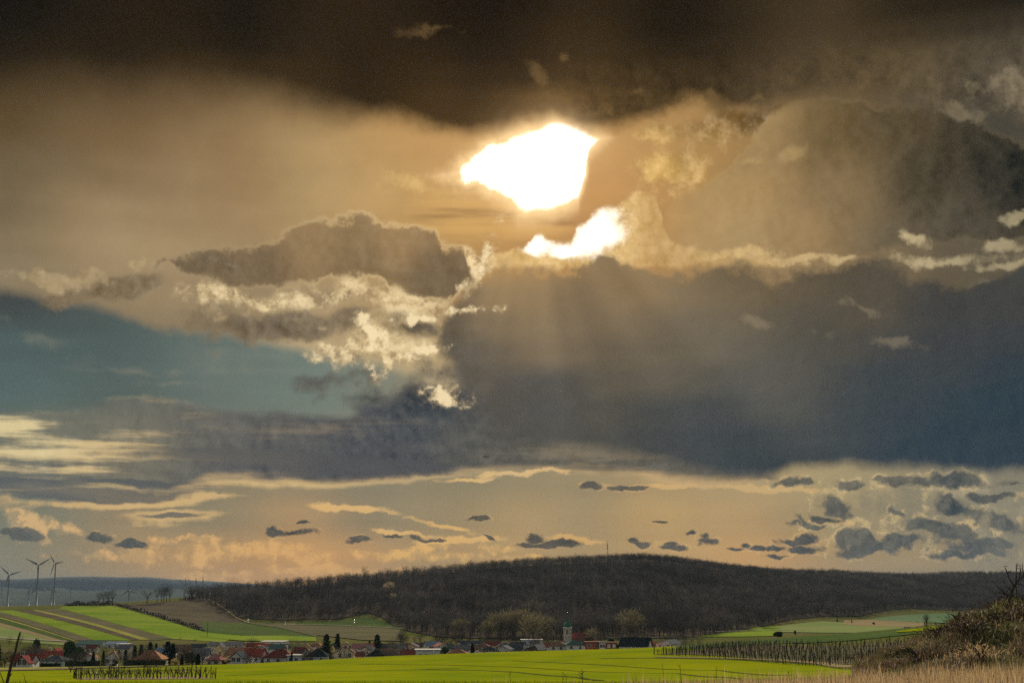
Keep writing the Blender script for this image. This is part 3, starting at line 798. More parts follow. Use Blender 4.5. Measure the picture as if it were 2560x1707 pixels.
def strip(name, pts, width, m, lift=0.25, step=6.0):
    """a narrow draped band along (px, Y) points"""
    P = [Vector((gx(px, Y), Y)) for px, Y in pts]
    Q = []
    for a, b in zip(P[:-1], P[1:]):
        n = max(2, int((b - a).length / step))
        Q += [a.lerp(b, i / n) for i in range(n)]
    Q.append(P[-1])
    # smooth
    for _ in range(6):
        Q = [Q[0]] + [(Q[i - 1] + Q[i] * 2 + Q[i + 1]) / 4 for i in range(1, len(Q) - 1)] + [Q[-1]]
    mb = MB(); L_, R_ = [], []
    for i, p in enumerate(Q):
        d = (Q[min(i + 1, len(Q) - 1)] - Q[max(i - 1, 0)]).normalized(); nrm = Vector((-d.y, d.x)) * width / 2
        for lst, s in ((L_, 1), (R_, -1)):
            q = p + nrm * s; lst.append((q.x, q.y, zg(q.x, q.y) + lift))
    for i in range(len(Q) - 1): mb.poly((R_[i], R_[i + 1], L_[i + 1], L_[i]))
    return tag(mb.build(name, m, smooth=True), kind='structure')

# near wheat field, its tramlines, the left meadow strips
field('wheat_field', ([(-900, 26), (400, 27), (1300, 28), (1800, 30), (2600, 34)], [(-900, 300), (300, 370), (560, 425), (900, 470), (1300, 470), (1630, 455), (2050, 300), (2330, 150)]), M['wheat'], 0.06, 160, 160)
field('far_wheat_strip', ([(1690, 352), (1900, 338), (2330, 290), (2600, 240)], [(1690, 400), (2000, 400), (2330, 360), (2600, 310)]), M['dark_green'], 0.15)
field('bright_meadow_strip', ([(-600, 385), (0, 385), (300, 395), (560, 428)], [(-600, 415), (0, 415), (300, 422), (560, 440)]), M['yellow_strip'], 0.15)
field('straw_strip', ([(-600, 362), (0, 362), (200, 368)], [(-600, 380), (0, 380), (200, 384)]), M['tan'], 0.18)
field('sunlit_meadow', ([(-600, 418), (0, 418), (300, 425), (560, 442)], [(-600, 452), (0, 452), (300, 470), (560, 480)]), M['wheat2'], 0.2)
# ------------------------------------------------------------------ fields beyond the village, laid out on the slopes
def hit(px, py, y0=800.0):
    for k in range(40):
        p = ground_hit(px, py + k, y0)
        if p is not None: return p
    return gp(px, 1500)
def field_px(name, upper, lower, m, lift=0.3, nu=40, nv=14, y0=800.0):
    def line(pts, t):
        Q = [hit(a, b, y0) for a, b in pts]
        s = np.linspace(0, 1, len(Q))
        return np.interp(t, s, [q.x for q in Q]), np.interp(t, s, [q.y for q in Q])
    t = np.linspace(0, 1, nu)
    ux, uy = line(upper, t); lx, ly = line(lower, t)
    w = np.linspace(0, 1, nv)[:, None]
    X = lx * (1 - w) + ux * w; Y = ly * (1 - w) + uy * w
    return tag(obj(name, grid_mesh(name, X, Y, zt(X, Y) + lift, m)), kind='structure')

field_px('hillside_base', [(-400,1520),(0,1524),(91,1519),(212,1514),(364,1508),(467,1500)], [(-400,1606),(0,1606),(150,1612),(300,1614),(450,1612),(560,1606)], M['ground'], 0.15)
field_px('lower_meadow', [(-300,1560),(0,1562),(160,1606)], [(-300,1600),(0,1600),(160,1613)], M['pale_green'], 0.30)
field_px('stubble_strip', [(-300,1550),(0,1557),(165,1604)], [(-300,1560),(0,1565),(165,1610)], M['tan'], 0.34)
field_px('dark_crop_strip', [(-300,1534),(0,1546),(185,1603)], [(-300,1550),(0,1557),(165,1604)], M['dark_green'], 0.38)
field_px('farm_track_strip', [(-300,1532),(0,1543),(188,1602)], [(-300,1534),(0,1546),(185,1603)], M['yellow_strip'], 0.42)
field_px('fallow_strip', [(-300,1518),(0,1529),(235,1601)], [(-300,1530),(0,1541),(190,1601)], M['fallow_and_shade'], 0.34)
field_px('wheat_strip', [(30,1526),(330,1602)], [(-60,1526),(0,1530),(235,1601)], M['wheat2'], 0.38)
field_px('plough_strip', [(80,1526),(350,1599)], [(30,1526),(330,1602)], M['plough'], 0.42)
field_px('straw_strip', [(90,1525),(376,1600)], [(80,1526),(350,1600)], M['yellow_strip'], 0.46)
field_px('vine_strip', [(146,1521),(433,1598)], [(90,1525),(380,1602)], M['fallow_and_shade'], 0.38)
field_px('broad_wheat_field', [(160,1516),(285,1514),(400,1545),(510,1580),(600,1589)], [(146,1521),(290,1560),(433,1598),(560,1606)], M['wheat2'], 0.42)
field_px('bare_hill_field', [(296,1511),(364,1509),(467,1501),(520,1499),(560,1522),(610,1557)], [(285,1514),(340,1528),(400,1545),(470,1568),(510,1579),(600,1573)], M['plough'], 0.46)
field_px('shaded_meadow_field', [(505,1554),(610,1557),(700,1570),(790,1588)], [(505,1580),(600,1589),(640,1593),(780,1593)], M['dark_green'], 0.5)  # cloud shade over the meadow is put into its dark green
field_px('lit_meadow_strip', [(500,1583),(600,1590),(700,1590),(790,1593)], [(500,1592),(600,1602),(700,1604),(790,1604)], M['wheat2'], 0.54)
field_px('brown_shaded_field', [(620,1558),(740,1558),(850,1556),(1000,1572)], [(640,1566),(790,1588),(900,1600),(1010,1604)], M['fallow_and_shade'], 0.46)  # lies under cloud shade, painted in by the darker soil tone
field_px('olive_shaded_field', [(740,1558),(850,1554),(915,1542),(960,1553),(1010,1573)], [(740,1563),(850,1566),(915,1568),(960,1570),(1010,1575)], M['dark_green'], 0.62)  # darker green carries the cloud shade falling here
field_px('valley_wheat', [(1940,1566),(2060,1553),(2150,1558),(2260,1568)], [(1940,1580),(2060,1582),(2150,1582),(2260,1576)], M['pale_green'], 0.4)
field_px('valley_meadow_patch', [(1740,1578),(1850,1571),(1950,1566)], [(1740,1592),(1850,1592),(1950,1590)], M['wheat2'], 0.4)
field_px('valley_stubble', [(2110,1551),(2200,1548),(2310,1551)], [(2110,1562),(2200,1567),(2310,1568)], M['tan'], 0.5)
field_px('valley_green', [(2180,1547),(2300,1536),(2440,1529),(2600,1528)], [(2180,1549),(2300,1556),(2440,1560),(2600,1560)], M['teal_green'], 0.6)
def track_px(name, pts, w, m, lift):
    q = [hit(a, b) for a, b in pts]
    return strip(name, [(CX + 3613 * p.x / p.y, p.y) for p in q], w, m, lift)
track_px('hill_path', [(520,1499),(560,1522),(590,1545),(622,1558)], 2.4, M['tan'], 0.8)
track_px('hill_path', [(622,1558),(700,1570),(790,1592)], 4.0, M['fallow_and_shade'], 0.8)
track_px('railway_line', [(720,1562),(850,1564),(1008,1572)], 4.0, M['road'], 0.8)
track_px('field_road', [(-200,1592),(0,1596),(100,1601),(172,1605)], 5.0, M['road'], 0.7)
track_px('field_road', [(1745,1582),(1900,1577),(2010,1575)], 5.0, M['road'], 0.8)

# ------------------------------------------------------------------ far hills
def hills(name, Y, depth, pts, col, base=-60):
    px = np.linspace(pts[0][0], pts[-1][0], 200)
    py = np.interp(px, [p[0] for p in pts], [p[1] for p in pts])
    top = np.array([at(a, b, Y).z for a, b in zip(px, py)])
    top = top + np.array([mnoise.noise(Vector((a * 0.012, Y, 0))) * 0.0012 * Y * 0.25 for a in px])
    X0 = (px - CX) / 3613 * Y
    w = np.linspace(0, 1, 9)[:, None]
    X = np.repeat(X0[None], 9, 0); Yg = Y + (w - 0.5) * depth + 0 * X0[None]
    Z = base + (top[None] - base) * np.sin(np.pi * w)
    return tag(obj(name, grid_mesh(name, X, Yg, Z, mat(name, col, tuple(c * 0.8 for c in col), 0.002, 0.95, spec=0.0))), kind='structure')
hills('far_ridge_hill', 9000, 3200, [(-1400,1490),(-500,1482),(0,1474),(90,1478),(140,1483),(200,1477),(300,1474),(420,1472),(520,1471),(800,1474),(1400,1480),(2600,1500)], (0.05, 0.06, 0.05))
hills('far_blue_hill', 10000, 1800, [(-1400,1480),(-300,1468),(0,1466),(40,1471),(110,1474),(140,1467),(170,1473),(230,1478),(500,1480),(900,1488)], (0.05, 0.06, 0.055))
hills('distant_mountain', 11000, 1200, [(-1400,1470),(-200,1452),(60,1446),(150,1441),(240,1440),(300,1443),(360,1441),(430,1447),(520,1452),(800,1470),(1200,1490)], (0.08, 0.09, 0.09))

# ------------------------------------------------------------------ trees
M['bark'] = mat('dark_bark', (0.050, 0.040, 0.030), (0.075, 0.060, 0.045), 2.0, 0.9, spec=0.0)
M['twig'] = mat('winter_twigs', (0.029, 0.029, 0.027), (0.050, 0.048, 0.042), 0.4, 0.85, trans=0.1, spec=0.0, each=0.45, patch=0.55)
M['twig_pale'] = mat('pale_budding_twigs', (0.24, 0.19, 0.13), (0.30, 0.24, 0.16), 0.4, 0.85, trans=0.2, spec=0.0)
M['twig_brown'] = mat('reddish_twigs', (0.046, 0.040, 0.036), (0.070, 0.060, 0.052), 0.4, 0.85, trans=0.1, spec=0.0, each=0.4, patch=0.5)
M['willow'] = mat('willow_twigs', (0.10, 0.088, 0.05), (0.14, 0.12, 0.065), 0.3, 0.85, trans=0.15, spec=0.0)
M['conifer'] = mat('conifer_needles', (0.012, 0.028, 0.014), (0.025, 0.045, 0.020), 0.8, 0.8, spec=0.0)
M['evergreen'] = mat('evergreen_leaves', (0.016, 0.034, 0.014), (0.035, 0.060, 0.022), 0.8, 0.7, spec=0.0)
M['hedge'] = mat('hedge_leaves', (0.012, 0.024, 0.012), (0.022, 0.036, 0.016), 0.8, 0.8, spec=0.0)
M['yellow_shrub'] = mat('yellow_shrub', (0.26, 0.21, 0.08), (0.34, 0.27, 0.12), 0.6, 0.8, trans=0.2, spec=0.0)

def sliver(mb, p, d, l, w, r):
    """a long thin twig triangle"""
    d = d.normalized(); s = d.cross(Vector((r.uniform(-1, 1), r.uniform(-1, 1), r.uniform(-1, 1)))).normalized() * w / 2
    mb.poly((p - s, p + s, p + d * l))

def bare_tree_meshes(name, r, H=12.0, spread=0.36, trunk=0.30, ntw=260, tw=0.10, tl=1.7, limbs=7, crown_mat='twig', low=0.28, rad=0.02, seg=5):
    """leafless tree: trunk with limbs, and a crown of twigs with gaps; H tall, standing at the origin"""
    t = MB(); c = MB()
    R0 = H * rad
    lean = Vector((r.uniform(-.05, .05), r.uniform(-.05, .05), 1))
    fork = H * trunk
    t.tube([(0, 0, -0.5), lean * (fork * 0.5), lean * fork], [R0 * 1.25, R0, R0 * 0.8], seg)
    cz = H * (low + 1) / 2; hz = H * (1 - low) / 2; hr = H * spread
    tips = []
    for k in range(limbs):
        a = 2 * math.pi * (k + r.uniform(-.3, .3)) / limbs; e = r.uniform(0.35, 1.0)
        end = Vector((math.cos(a) * hr * e * 0.75, math.sin(a) * hr * e * 0.75, cz + hz * r.uniform(-0.1, 0.75) * (1.15 - 0.5 * e)))
        st = lean * (fork * r.uniform(0.7, 1.0))
        mid = st.lerp(end, 0.5) + Vector((r.uniform(-.3, .3), r.uniform(-.3, .3), H * 0.03))
        t.tube([st, mid, end], [R0 * 0.45, R0 * 0.28, R0 * 0.10], 4, False)
        tips += [(st.lerp(mid, 0.7), 0), (mid, 1), (end, 1), (mid.lerp(end, 0.5), 1)]
        for q in range(3):
            b = mid.lerp(end, r.uniform(0, 1)); e2 = b + Vector((r.uniform(-1, 1), r.uniform(-1, 1), r.uniform(0.1, 1))) * hr * 0.45
            t.tube([b, e2], [R0 * 0.16, R0 * 0.05], 3, False); tips.append((e2, 1))
    C0 = Vector((0, 0, cz))
    for k in range(ntw):
        if r.random() < 0.55:
            b = r.choice(tips)[0] + Vector((r.gauss(0, 1), r.gauss(0, 1), r.gauss(0, 1))) * hr * 0.13
        else:
            v = Vector((r.gauss(0, 1), r.gauss(0, 1), r.gauss(0, 1))).normalized() * r.random() ** 0.45
            b = C0 + Vector((v.x * hr, v.y * hr, v.z * hz))
        d = (b - C0).normalized() * 0.8 + Vector((r.uniform(-.6, .6), r.uniform(-.6, .6), r.uniform(0.0, 0.9)))
        sliver(c, b, d, tl * r.uniform(0.6, 1.3), tw * r.uniform(0.7, 1.4), r)
    return t.mesh(name + '_trunk', M['bark']), c.mesh(name + '_crown', M[crown_mat])

def conifer_meshes(name, r, H=9.0, rb=0.24, n=900, crown_mat='conifer', blunt=0.0):
    t = MB(); t.tube([(0, 0, -0.4), (0, 0, H * 0.9)], [H * 0.022, H * 0.006], 5)
    c = MB()
    for k in range(n):
        h = r.random() ** 0.8
        a = r.uniform(0, 2 * math.pi)
        rr = H * rb * ((1 - h) ** (1 - blunt * 0.6)) * (0.75 + 0.25 * math.sin(h * 40 + 2 * a)) * r.uniform(0.35, 1.0)
        p = Vector((math.cos(a) * rr, math.sin(a) * rr, H * (0.06 + 0.93 * h)))
        d = Vector((math.cos(a), math.sin(a), r.uniform(-0.55, 0.25)))
        l = H * 0.085 * r.uniform(0.6, 1.2)
        s = Vector((-math.sin(a), math.cos(a), r.uniform(-.4, .4))) * l * 0.42
        c.poly((p - s, p + d * l, p + s, p - d * l * 0.3))
    return t.mesh(name + '_trunk', M['bark']), c.mesh(name + '_crown', M[crown_mat])

def leafy_meshes(name, r, H=6.0, rx=0.42, n=900, crown_mat='evergreen', low=0.08):
    t = MB(); t.tube([(0, 0, -0.3), (0.05, 0, H * 0.55)], [H * 0.03, H * 0.015], 5)
    c = MB(); lob = [(Vector((r.uniform(-1, 1) * rx * H * 0.55, r.uniform(-1, 1) * rx * H * 0.55, H * r.uniform(low + 0.22, 0.78))), H * r.uniform(0.16, 0.28)) for _ in range(8)]
    for k in range(n):
        o, q = r.choice(lob); v = Vector((r.gauss(0, 1), r.gauss(0, 1), r.gauss(0, 1))).normalized()
        p = o + v * q * r.uniform(0.6, 1.0)
        if p.z < H * low: p.z = H * low + r.random() * 0.2
        l = H * 0.05 * r.uniform(0.6, 1.4)
        a = v.cross(Vector((r.uniform(-1, 1), r.uniform(-1, 1), r.uniform(-1, 1)))).normalized() * l; b = v.cross(a).normalized() * l * 0.8
        c.poly((p - a, p - b, p + a, p + b))
    return t.mesh(name + '_trunk', M['bark']), c.mesh(name + '_crown', M[crown_mat])

def plant_tree(name, meshes, label, cat, loc, scale, rz=0.0, grp=None):
    o = thing(name, label, cat, loc, rz, grp)
    o.scale = scale if isinstance(scale, tuple) else (scale,) * 3
    obj('trunk', meshes[0], o); obj('crown', meshes[1], o)
    return o

# ------------------------------------------------------------------ the wooded hill: wood as one mass of leafless trees, plus the trees that stand out
FOOT = [(470,1530),(500,1450),(540,1380),(600,1290),(700,1275),(850,1288),(920,1345),(960,1300),(1020,1090),(1100,980),(1200,960),(1300,960),(1600,950),(1700,960),(1750,980),(1850,1090),(1950,1300),(2050,1500),(2150,1560),(2300,1900),(2450,2200),(2700,2300),(3600,2400)]
RIDGE = [(470,1580),(600,1680),(1000,1880),(1300,2030),(1640,2200),(2000,2520),(2100,2640),(2400,3120),(2700,3200),(3600,3200)]
_fp = np.array(FOOT, float); _rp = np.array(RIDGE, float)
_n = 90000
_wy = nrg.uniform(840, 3350, _n); _wx = nrg.uniform(-420, 2000, _n)
_wpx = CX + 3613 * _wx / _wy
_lo = np.interp(_wpx, _fp[:, 0], _fp[:, 1]); _hi = np.interp(_wpx, _rp[:, 0], _rp[:, 1]) - 12
_ok = (_wpx > 470) & (_wpx < 2900) & (_wy > _lo) & (_wy < _hi)
_wx, _wy = _wx[_ok], _wy[_ok]
# thin out to a natural spacing
_cell = {}; _keep = []
for i in range(len(_wx)):
    k = (int(_wx[i] // 6.2), int(_wy[i] // 6.8))
    if k not in _cell: _cell[k] = i; _keep.append(i)
_wx, _wy = _wx[_keep], _wy[_keep]
WOODS = [bare_tree_meshes('wood_tree', random.Random(100 + i), 12.0, 0.30 + 0.03 * i, 0.3, 150, 0.16, 1.9, 5, ('twig', 'twig', 'twig_brown', 'twig', 'twig', 'twig_brown')[i], seg=4) for i in range(6)]
wcol = bpy.data.collections.new('wood_tree_kinds')
for i, (a, b) in enumerate(WOODS):
    # trunk and crown of one kind in one mesh, for the mass of the wood only
    bm = bmesh.new(); bm.from_mesh(a); na = len(bm.faces); bm.from_mesh(b); bm.faces.ensure_lookup_table()
    for f in bm.faces[na:]: f.material_index = 1
    me = bpy.data.meshes.new('wood_tree_kind'); bm.to_mesh(me); bm.free()
    me.materials.append(M['bark']); me.materials.append(b.materials[0])
    wcol.objects.link(bpy.data.objects.new('wood_tree_kind', me))
pm = bpy.data.meshes.new('woodland')
_wz = zt(_wx, _wy) - 0.3
pm.vertices.add(len(_wx)); pm.vertices.foreach_set('co', np.stack([_wx, _wy, _wz], -1).ravel())
wood = tag(obj('woodland', pm), 'leafless grey-brown wood covering the long hill behind the village', 'woodland', kind='stuff')
ng = bpy.data.node_groups.new('woodland_scatter', 'GeometryNodeTree')
ng.interface.new_socket('Geometry', in_out='INPUT', socket_type='NodeSocketGeometry')
ng.interface.new_socket('Geometry', in_out='OUTPUT', socket_type='NodeSocketGeometry')
gi, go = ng.nodes.new('NodeGroupInput'), ng.nodes.new('NodeGroupOutput')
ci = ng.nodes.new('GeometryNodeCollectionInfo'); ci.inputs['Collection'].default_value = wcol
ci.inputs['Separate Children'].default_value = True; ci.inputs['Reset Children'].default_value = True
ip = ng.nodes.new('GeometryNodeInstanceOnPoints'); ip.inputs['Pick Instance'].default_value = True
rs = ng.nodes.new('FunctionNodeRandomValue'); rs.data_type = 'FLOAT'; rs.inputs['Min'].default_value = 0.70; rs.inputs['Max'].default_value = 1.18
rr_ = ng.nodes.new('FunctionNodeRandomValue'); rr_.data_type = 'FLOAT_VECTOR'; rr_.inputs['Max'].default_value = (0.08, 0.08, 6.28); rr_.inputs['Min'].default_value = (-0.08, -0.08, 0)
ri = ng.nodes.new('FunctionNodeRandomValue'); ri.data_type = 'INT'; ri.inputs[5].default_value = 5; ri.inputs['Seed'].default_value = 3
ng.links.new(gi.outputs[0], ip.inputs['Points']); ng.links.new(ci.outputs[0], ip.inputs['Instance'])
ng.links.new([o for o in rs.outputs if o.enabled][0], ip.inputs['Scale'])
ng.links.new(rr_.outputs[0], ip.inputs['Rotation'])
ng.links.new([o for o in ri.outputs if o.enabled][0], ip.inputs['Instance Index'])
ng.links.new(ip.outputs[0], go.inputs[0])
md = wood.modifiers.new('scatter', 'NODES'); md.node_group = ng
# dark leaf-litter floor under the wood
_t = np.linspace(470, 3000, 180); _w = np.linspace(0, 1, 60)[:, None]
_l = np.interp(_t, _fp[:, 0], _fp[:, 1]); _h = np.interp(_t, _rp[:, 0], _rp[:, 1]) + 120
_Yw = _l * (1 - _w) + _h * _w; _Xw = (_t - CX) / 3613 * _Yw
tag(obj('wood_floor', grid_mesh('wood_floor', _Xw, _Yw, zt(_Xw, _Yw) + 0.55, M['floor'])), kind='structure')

# trees told apart on the skyline
RT = [bare_tree_meshes('ridge_tree', random.Random(40 + i), 12.0, 0.30 + 0.05 * (i % 3), 0.34, 420, 0.085, 1.5, 8, low=0.36) for i in range(5)]
sky_px = [478,492,505,520,536,550,567,584,602,620,640,664,690,716,742,770,800,826,845,866,910,950,968,990,1012,1034,1058,1082,1100,1150,1176,1204,1232,1262,1295,1330,1366,1400,1432,1464,1496,1528,1560,1590,1622,1650,1668,1690,1720,1750]
sky_h = {866: 15, 845: 14, 910: 19, 1034: 15, 1082: 15, 1058: 14, 1622: 14, 1650: 15}
for i, px in enumerate(sky_px):
    Y = float(np.interp(px, _rp[:, 0], _rp[:, 1])) + rnd.uniform(-25, 15)
    p = gp(px, Y); H = sky_h.get(px, rnd.uniform(11.5, 15.5))
    extra = ', tallest and round' if px == 910 else ''
    plant_tree('skyline_tree', RT[i % 5], 'leafless tree on the hill skyline, %s from its left end%s' % (ordinal(i + 1), extra), 'tree', p, H / 12.0, rnd.uniform(0, 6.28), 'leafless trees along the hill skyline')
# pale trees inside the wood
PT = [bare_tree_meshes('pale_tree', random.Random(60 + i), 12.0, 0.42, 0.25, 700, 0.16, 1.6, 8, 'twig_pale', low=0.2) for i in range(2)]
for px, py, H, lab in ((972,1490,15,'pale budding tree high in the dark wood, largest pale crown there'),(983,1508,10,'smaller pale tree just below the pale crowned one in the wood')):
    p = hit(px, py, 1200); plant_tree('pale_tree', PT[rnd.randrange(2)], lab, 'tree', p, H / 12, rnd.uniform(0, 6), 'pale trees in the wood')
BAREV = [bare_tree_meshes('misty_tree', random.Random(80 + i), 12.0, 0.40, 0.22, 900, 0.14, 1.6, 9, 'twig', low=0.12) for i in range(2)]
WL = [bare_tree_meshes('willow', random.Random(70 + i), 12.0, 0.55, 0.22, 900, 0.20, 1.9, 9, 'willow', low=0.08) for i in range(3)]
for k, (px, Y, H, lab) in enumerate(((1252,985,17,'tan rounded tree at the wood foot, leftmost of the tan group'),(1283,1000,19,'tan rounded tree at the wood foot, second of the tan group'),(1312,990,19,'tan rounded tree at the wood foot, third of the tan group'),
      (1222,960,12,'small tan tree behind village roofs left of the tan group'),(1332,930,17,'broad tan dome-shaped tree in front of the wood left of the church'),(1364,985,15,'lone tan tree between the dome-shaped tree and the church'),
      (1574,985,18,'sunlit tan tree above the dark barn'),(1150,1010,12,'small tan tree left of the wood-foot lights'),(1478,905,9,'tan tree right of the church nave'),(1842,1150,22,'misty grey tree tallest in the valley right of the village'),(1905,1180,17,'wide misty grey tree right of the tallest valley tree'))):
    plant_tree('rounded_tree', WL[k % 3] if px < 1800 else BAREV[k % 2], lab, 'tree', gp(px, Y), (H / 12 * 1.05, H / 12 * 1.05, H / 12), k * 1.3, 'rounded trees below the wood')

# radio mast on the hill
p = gp(1520, 2140); mh = at(1520, 1346, 2140).z - p.z
mast = thing('radio_mast', 'slim lattice radio mast standing on the hilltop', 'mast', p)
M['metal'] = mat('galvanised_steel', (0.16, 0.16, 0.16), None, rough=0.5, metal=0.3)
for a in range(3):
    mb = MB(); c_, s_ = math.cos(a * 2.094), math.sin(a * 2.094)
    mb.tube([(c_ * 1.0, s_ * 1.0, -1), (c_ * 0.45, s_ * 0.45, mh * 0.86)], [0.16, 0.12], 4); mb.build('leg', M['metal'], mast)
mb = MB()
for k in range(14):
    z0, z1 = mh * 0.86 * k / 14, mh * 0.86 * (k + 1) / 14
    for a in range(3):
        r0 = 1.0 - 0.55 * k / 14
        mb.tube([(math.cos(a * 2.094) * r0, math.sin(a * 2.094) * r0, z0), (math.cos((a + 1) * 2.094) * r0, math.sin((a + 1) * 2.094) * r0, z1)], [0.06, 0.06], 3)
mb.build('lattice', M['metal'], mast)
mb = MB(); mb.tube([(0, 0, mh * 0.84), (0, 0, mh)], [0.12, 0.05], 5); mb.build('antenna', M['metal'], mast)
for z in (0.72, 0.62):
    mb = MB(); mb.tube([(0, -0.5, mh * z), (0, -0.9, mh * z)], [1.1, 1.1], 10); mb.build('dish', M['metal'], mast)

# small signal posts with white lamps on the slopes below the wood
M['lamp'] = mat('white_enamel', (0.85, 0.85, 0.82), None, rough=0.2, spec=0.8)
for k, (px, py, lab) in enumerate(((713,1561,'slim post with two white discs on the brown slope, left one'),(885,1557,'slim post with two white discs on the olive field below the wood'),(1805,1556,'slim post with two white discs at the wood edge above the valley'))):
    p = hit(px, py + 7, 1000)
    t = thing('signal_post', lab, 'post', p)
    mb = MB(); mb.tube([(0, 0, -0.3), (0, 0, 4.6)], [0.12, 0.1], 5); mb.build('pole', M['metal'], t)
    for z in (2.6, 4.2):
        mb = MB(); mb.tube([(0, -0.2, z), (0, -0.45, z)], [0.55, 0.55], 10); mb.build('disc', M['lamp'], t)
p = hit(620, 1556, 1000); t = thing('wayside_shrine', 'small white wayside post where the hill path ends', 'shrine', p)
mb = MB(); mb.box(-0.7, 0.7, -0.7, 0.7, -0.3, 2.4); mb.build('shaft', M['lamp'], t)
mb = MB()
for a, b in (((-0.9, -0.9), (0.9, -0.9)), ((0.9, -0.9), (0.9, 0.9)), ((0.9, 0.9), (-0.9, 0.9)), ((-0.9, 0.9), (-0.9, -0.9))): mb.poly((a + (2.4,), b + (2.4,), (0, 0, 3.6)))
mb.poly(((-0.9, 0.9, 2.4), (0.9, 0.9, 2.4), (0.9, -0.9, 2.4), (-0.9, -0.9, 2.4))); mb.build('cap', M['lamp'], t)

# ------------------------------------------------------------------ wind turbines
M['turbine'] = mat('turbine_backlit_grey', (0.13, 0.14, 0.14), None, rough=0.6, spec=0.1)  # white turbines given a darkened base colour to read as backlit
def blade_mesh(L):
    mb = MB(); prof = [(0.0, 0.9, 0.9), (0.06, 1.0, 0.9), (0.18, 2.3, 0.5), (0.4, 1.7, 0.35), (0.7, 1.05, 0.22), (1.0, 0.35, 0.1)]
    rings = []
    for t, ch, th in prof:
        n = len(mb.v); rings.append(n); z = t * L
        for k in range(6):
            a = 2 * math.pi * k / 6
            mb.v.append((math.cos(a) * ch + ch * 0.25, math.sin(a) * th, z))
    for i in range(len(rings) - 1):
        for k in range(6):
            k2 = (k + 1) % 6; mb.f.append((rings[i] + k, rings[i] + k2, rings[i + 1] + k2, rings[i + 1] + k)); mb.m.append(0)
    mb.f.append(tuple(rings[-1] + k for k in range(6))); mb.m.append(0)
    return mb
#        hub px, py, distance, blade metres, first blade bearing (deg from up, clockwise), rotor yaw
TURB = [(22.7,1436.3,4300,38,-47,12),(96,1412.6,3760,38,-62,14),(137.4,1408,4150,37,-37,-30),(5.5,1455,8200,36,65,30),(73,1474,7600,38,-38,10),(92,1470,6100,39,-16,8),
        (129,1473,6800,38,-85,10),(177.4,1466,7900,36,-5,35),(263,1466,8400,35,-32,25),(286,1473,8600,34,28,20),(322.7,1474.6,5700,38,-7,5),(338.6,1472,8500,34,-7,40),(412.8,1462,7400,38,-64,10),
        (460.5,1461,7000,38,-45,5),(463.5,1463,7300,37,-2,8),(478.8,1463,7500,38,-27,15),(489.7,1462.6,7300,38,-2,10),(507,1457,8300,37,-3,30)]
TB = blade_mesh(38).mesh('turbine_blade', M['turbine'])
words = ['small pale wind turbine at the left edge behind the first big one'] 
for k, (px, py, Y, L, a0, yaw) in enumerate(TURB):
    hub = at(px, py, Y); g = zg(hub.x, Y)
    lab = {0: 'large wind turbine nearest the left picture edge, blades in a Y', 1: 'largest wind turbine, left one of the tall overlapping pair', 2: 'tall wind turbine, right one of the overlapping pair',
           3: 'faint small wind turbine cut by the left picture edge'}.get(k, 'distant small wind turbine, %s of the far row from the left' % ordinal(k - 3))
    t = thing('wind_turbine', lab, 'wind turbine', (hub.x, Y, g), R(yaw), 'wind turbines on the plain')
    h = hub.z - g
    mb = MB(); fat = 1.0 if Y < 5000 else 1.5; mb.tube([(0, 2.5, -2), (0, 2.5, h * 0.5), (0, 2.5, h - 1.5)], [2.6 * fat, 2.0 * fat, 1.4 * fat], 12); mb.build('tower', M['turbine'], t, True)
    mb = MB(); mb.tube([(0, -1.2, h), (0, 0.5, h), (0, 4, h), (0, 8.5, h + 0.2)], [1.5, 2.1, 2.2, 1.4], 10); mb.build('nacelle', M['turbine'], t, True)
    mb = MB(); mb.tube([(0, -3.4, h), (0, -2.6, h), (0, -1.0, h)], [0.4, 1.3, 1.6], 10); mb.build('hub', M['turbine'], t, True)
    for b in range(3):
        o = obj('blade', TB, t, (0, -2.0, h)); o.rotation_euler = (0, R(a0 + 120 * b), 0); o.scale = (1.1 if Y < 5000 else 2.0, 1.1 if Y < 5000 else 2.0, L / 38)

# ------------------------------------------------------------------ airliner in the distance
p = at(1213.5, 1141, 7500)
pl = thing('airliner', 'tiny dark airliner flying low under the clouds', 'airplane', p, R(-14))
pl.rotation_euler = (R(-16), R(3), R(-12))
M['plane'] = mat('aircraft_paint', (0.10, 0.11, 0.12), None, rough=0.4)
mb = MB(); mb.tube([(-18, 0, 0.2), (-16.5, 0, 0), (-13, 0, 0), (9, 0, 0), (15, 0, 0.8), (18.5, 0, 1.4)], [0.3, 1.4, 2.0, 2.0, 1.2, 0.25], 10); mb.build('fuselage', M['plane'], pl, True)
for s in (1, -1):
    mb = MB(); a, b, c_, d = (-4.5, 1.5 * s, -0.8), (2.5, 1.5 * s, -0.8), (6.2, 17 * s, 1.2), (4.4, 17 * s, 1.2)
    up = lambda q, h: (q[0], q[1], q[2] + h)
    mb.poly((a, b, c_, d)); mb.poly((up(a, .5), up(d, .2), up(c_, .2), up(b, .5))); mb.poly((a, d, up(d, .2), up(a, .5))); mb.poly((b, up(b, .5), up(c_, .2), c_))
    mb.build('wing', M['plane'], pl)
    mb = MB(); mb.tube([(-4.5, 5.5 * s, -1.9), (-1.0, 5.5 * s, -1.9)], [1.1, 0.8], 8); mb.build('engine', M['plane'], pl)
    mb = MB(); mb.poly(((13, 0.5 * s, 1.4), (16, 0.5 * s, 1.4), (18, 6 * s, 2.0), (16.8, 6 * s, 2.0))); mb.poly(((13, 0.5 * s, 1.6), (16.8, 6 * s, 2.1), (18, 6 * s, 2.1), (16, 0.5 * s, 1.6))); mb.build('tailplane', M['plane'], pl)
mb = MB()
